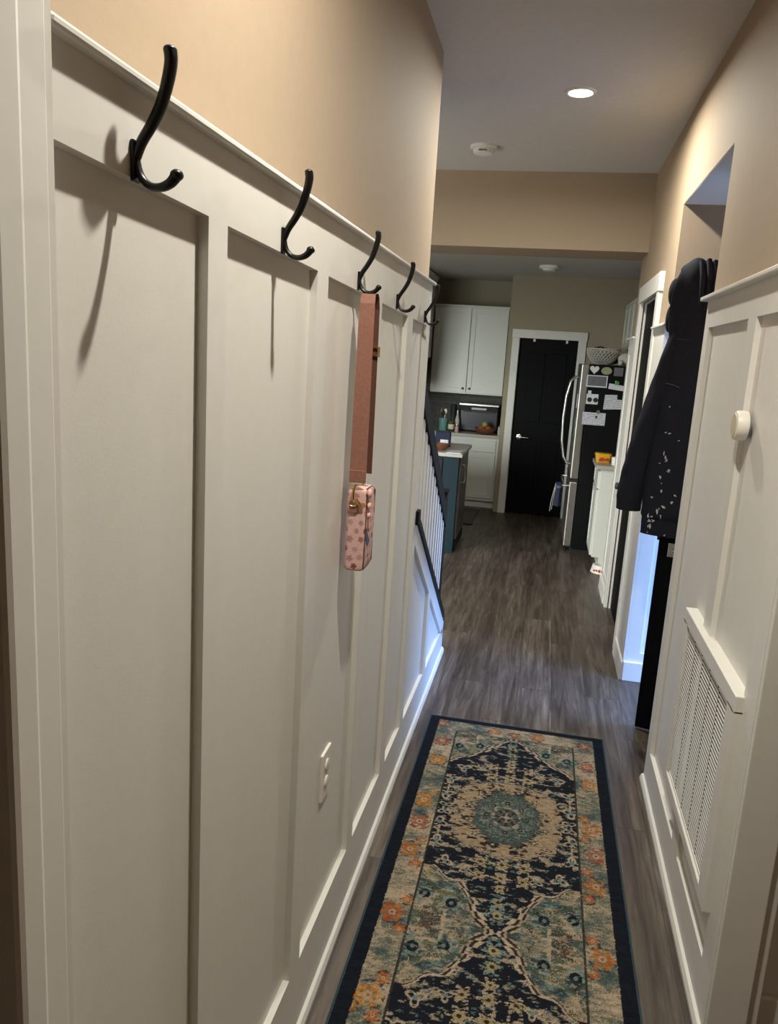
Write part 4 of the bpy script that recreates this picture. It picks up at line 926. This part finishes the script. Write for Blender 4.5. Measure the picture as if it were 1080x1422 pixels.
# ------------------------------------------------------------------ camera, lamps, daylight
Mx = ((0.97818208, 0.09753903, -0.18342834), (0.19878061, -0.18280717, 0.9628436), (0.06038281, -0.97829836, -0.19820757))
cam = bpy.data.cameras.new('camera'); co_ = bpy.data.objects.new('camera', cam); COL.objects.link(co_)
cam.sensor_fit = 'HORIZONTAL'; cam.sensor_width = 36; cam.lens = 36*1085/1080; cam.clip_start = .02; cam.clip_end = 60
co_.matrix_world = Matrix(((Mx[0][0], -Mx[0][1], -Mx[0][2], 0), (Mx[1][0], -Mx[1][1], -Mx[1][2], 0), (Mx[2][0], -Mx[2][1], -Mx[2][2], H), (0, 0, 0, 1)))
scene.camera = co_
def lamp(name, x, y, z, power, col, size=.14, spread=math.pi):
    L = bpy.data.lights.new(name, 'AREA'); L.shape = 'DISK'; L.size = size; L.energy = power; L.color = lin(col)[:3]; L.spread = spread
    o = bpy.data.objects.new(name, L); COL.objects.link(o); o.location = (x, y, z); return o
P1, P2 = 33, 43
SL, SR = 36, 18
lamp('hall_lamp_near', -.03, 1.30, ZC-.012, P1, '#fff8e9', .06, math.radians(164))
lamp('hall_lamp', .016, 4.24, ZC-.012, P2, '#fffbee', .10, math.radians(172))
def portal(name, loc, rot, sx, sy):
    L = bpy.data.lights.new(name, 'AREA'); L.shape = 'RECTANGLE'; L.size = sx; L.size_y = sy; L.cycles.is_portal = True
    o = bpy.data.objects.new(name, L); COL.objects.link(o); o.location = loc; o.rotation_euler = rot
portal('doorway_daylight', (1.64, 3.98, 1.08), (0, math.pi/2, 0), 2.15, .92)
portal('unseen_window_daylight', (-2.5, 3.84, 1.3), (math.pi/2, 0, 0), 1.3, 2.1)  # sky portal for the added, unseen window
w = bpy.data.worlds.new('daylight'); scene.world = w; w.use_nodes = True
nt = w.node_tree; bg_ = nt.nodes['Background']; bg_.inputs['Strength'].default_value = 1.0
tc_ = nt.nodes.new('ShaderNodeTexCoord'); sx_ = nt.nodes.new('ShaderNodeSeparateXYZ'); nt.links.new(tc_.outputs['Generated'], sx_.inputs[0])
def rng_(out, a, b_):
    r = nt.nodes.new('ShaderNodeMapRange'); r.inputs['From Min'].default_value = a; r.inputs['From Max'].default_value = b_; nt.links.new(out, r.inputs['Value']); return r.outputs['Result']
def mix_(f, a, b_):
    m = nt.nodes.new('ShaderNodeMix'); m.data_type = 'RGBA'; nt.links.new(f, m.inputs[0])
    for i, v in ((6, a), (7, b_)):
        if isinstance(v, list): m.inputs[i].default_value = v
        else: nt.links.new(v, m.inputs[i])
    return m.outputs[2]
# bright hazy sky on one side of the house, clear blue on the other, darker ground below the horizon
SKYL = [v*SL for v in lin('#dfe6e2')[:3]]+[1]; SKYR = [v*SR for v in lin('#86b4ff')[:3]]+[1]
sky = mix_(rng_(sx_.outputs['X'], .15, .55), SKYL, SKYR)
gnd = mix_(rng_(sx_.outputs['X'], .15, .55), [.3*v for v in SKYL], [.12*v for v in SKYR])
nt.links.new(mix_(rng_(sx_.outputs['Z'], -.08, .02), gnd, sky), bg_.inputs['Color'])
vs = scene.view_settings; vs.view_transform = 'Standard'; vs.look = 'None'; vs.gamma = 1; vs.exposure = 0.08
vs.use_curve_mapping = False
scene.cycles.max_bounces = 10; scene.cycles.diffuse_bounces = 6
scene.cycles.sample_clamp_indirect = 4
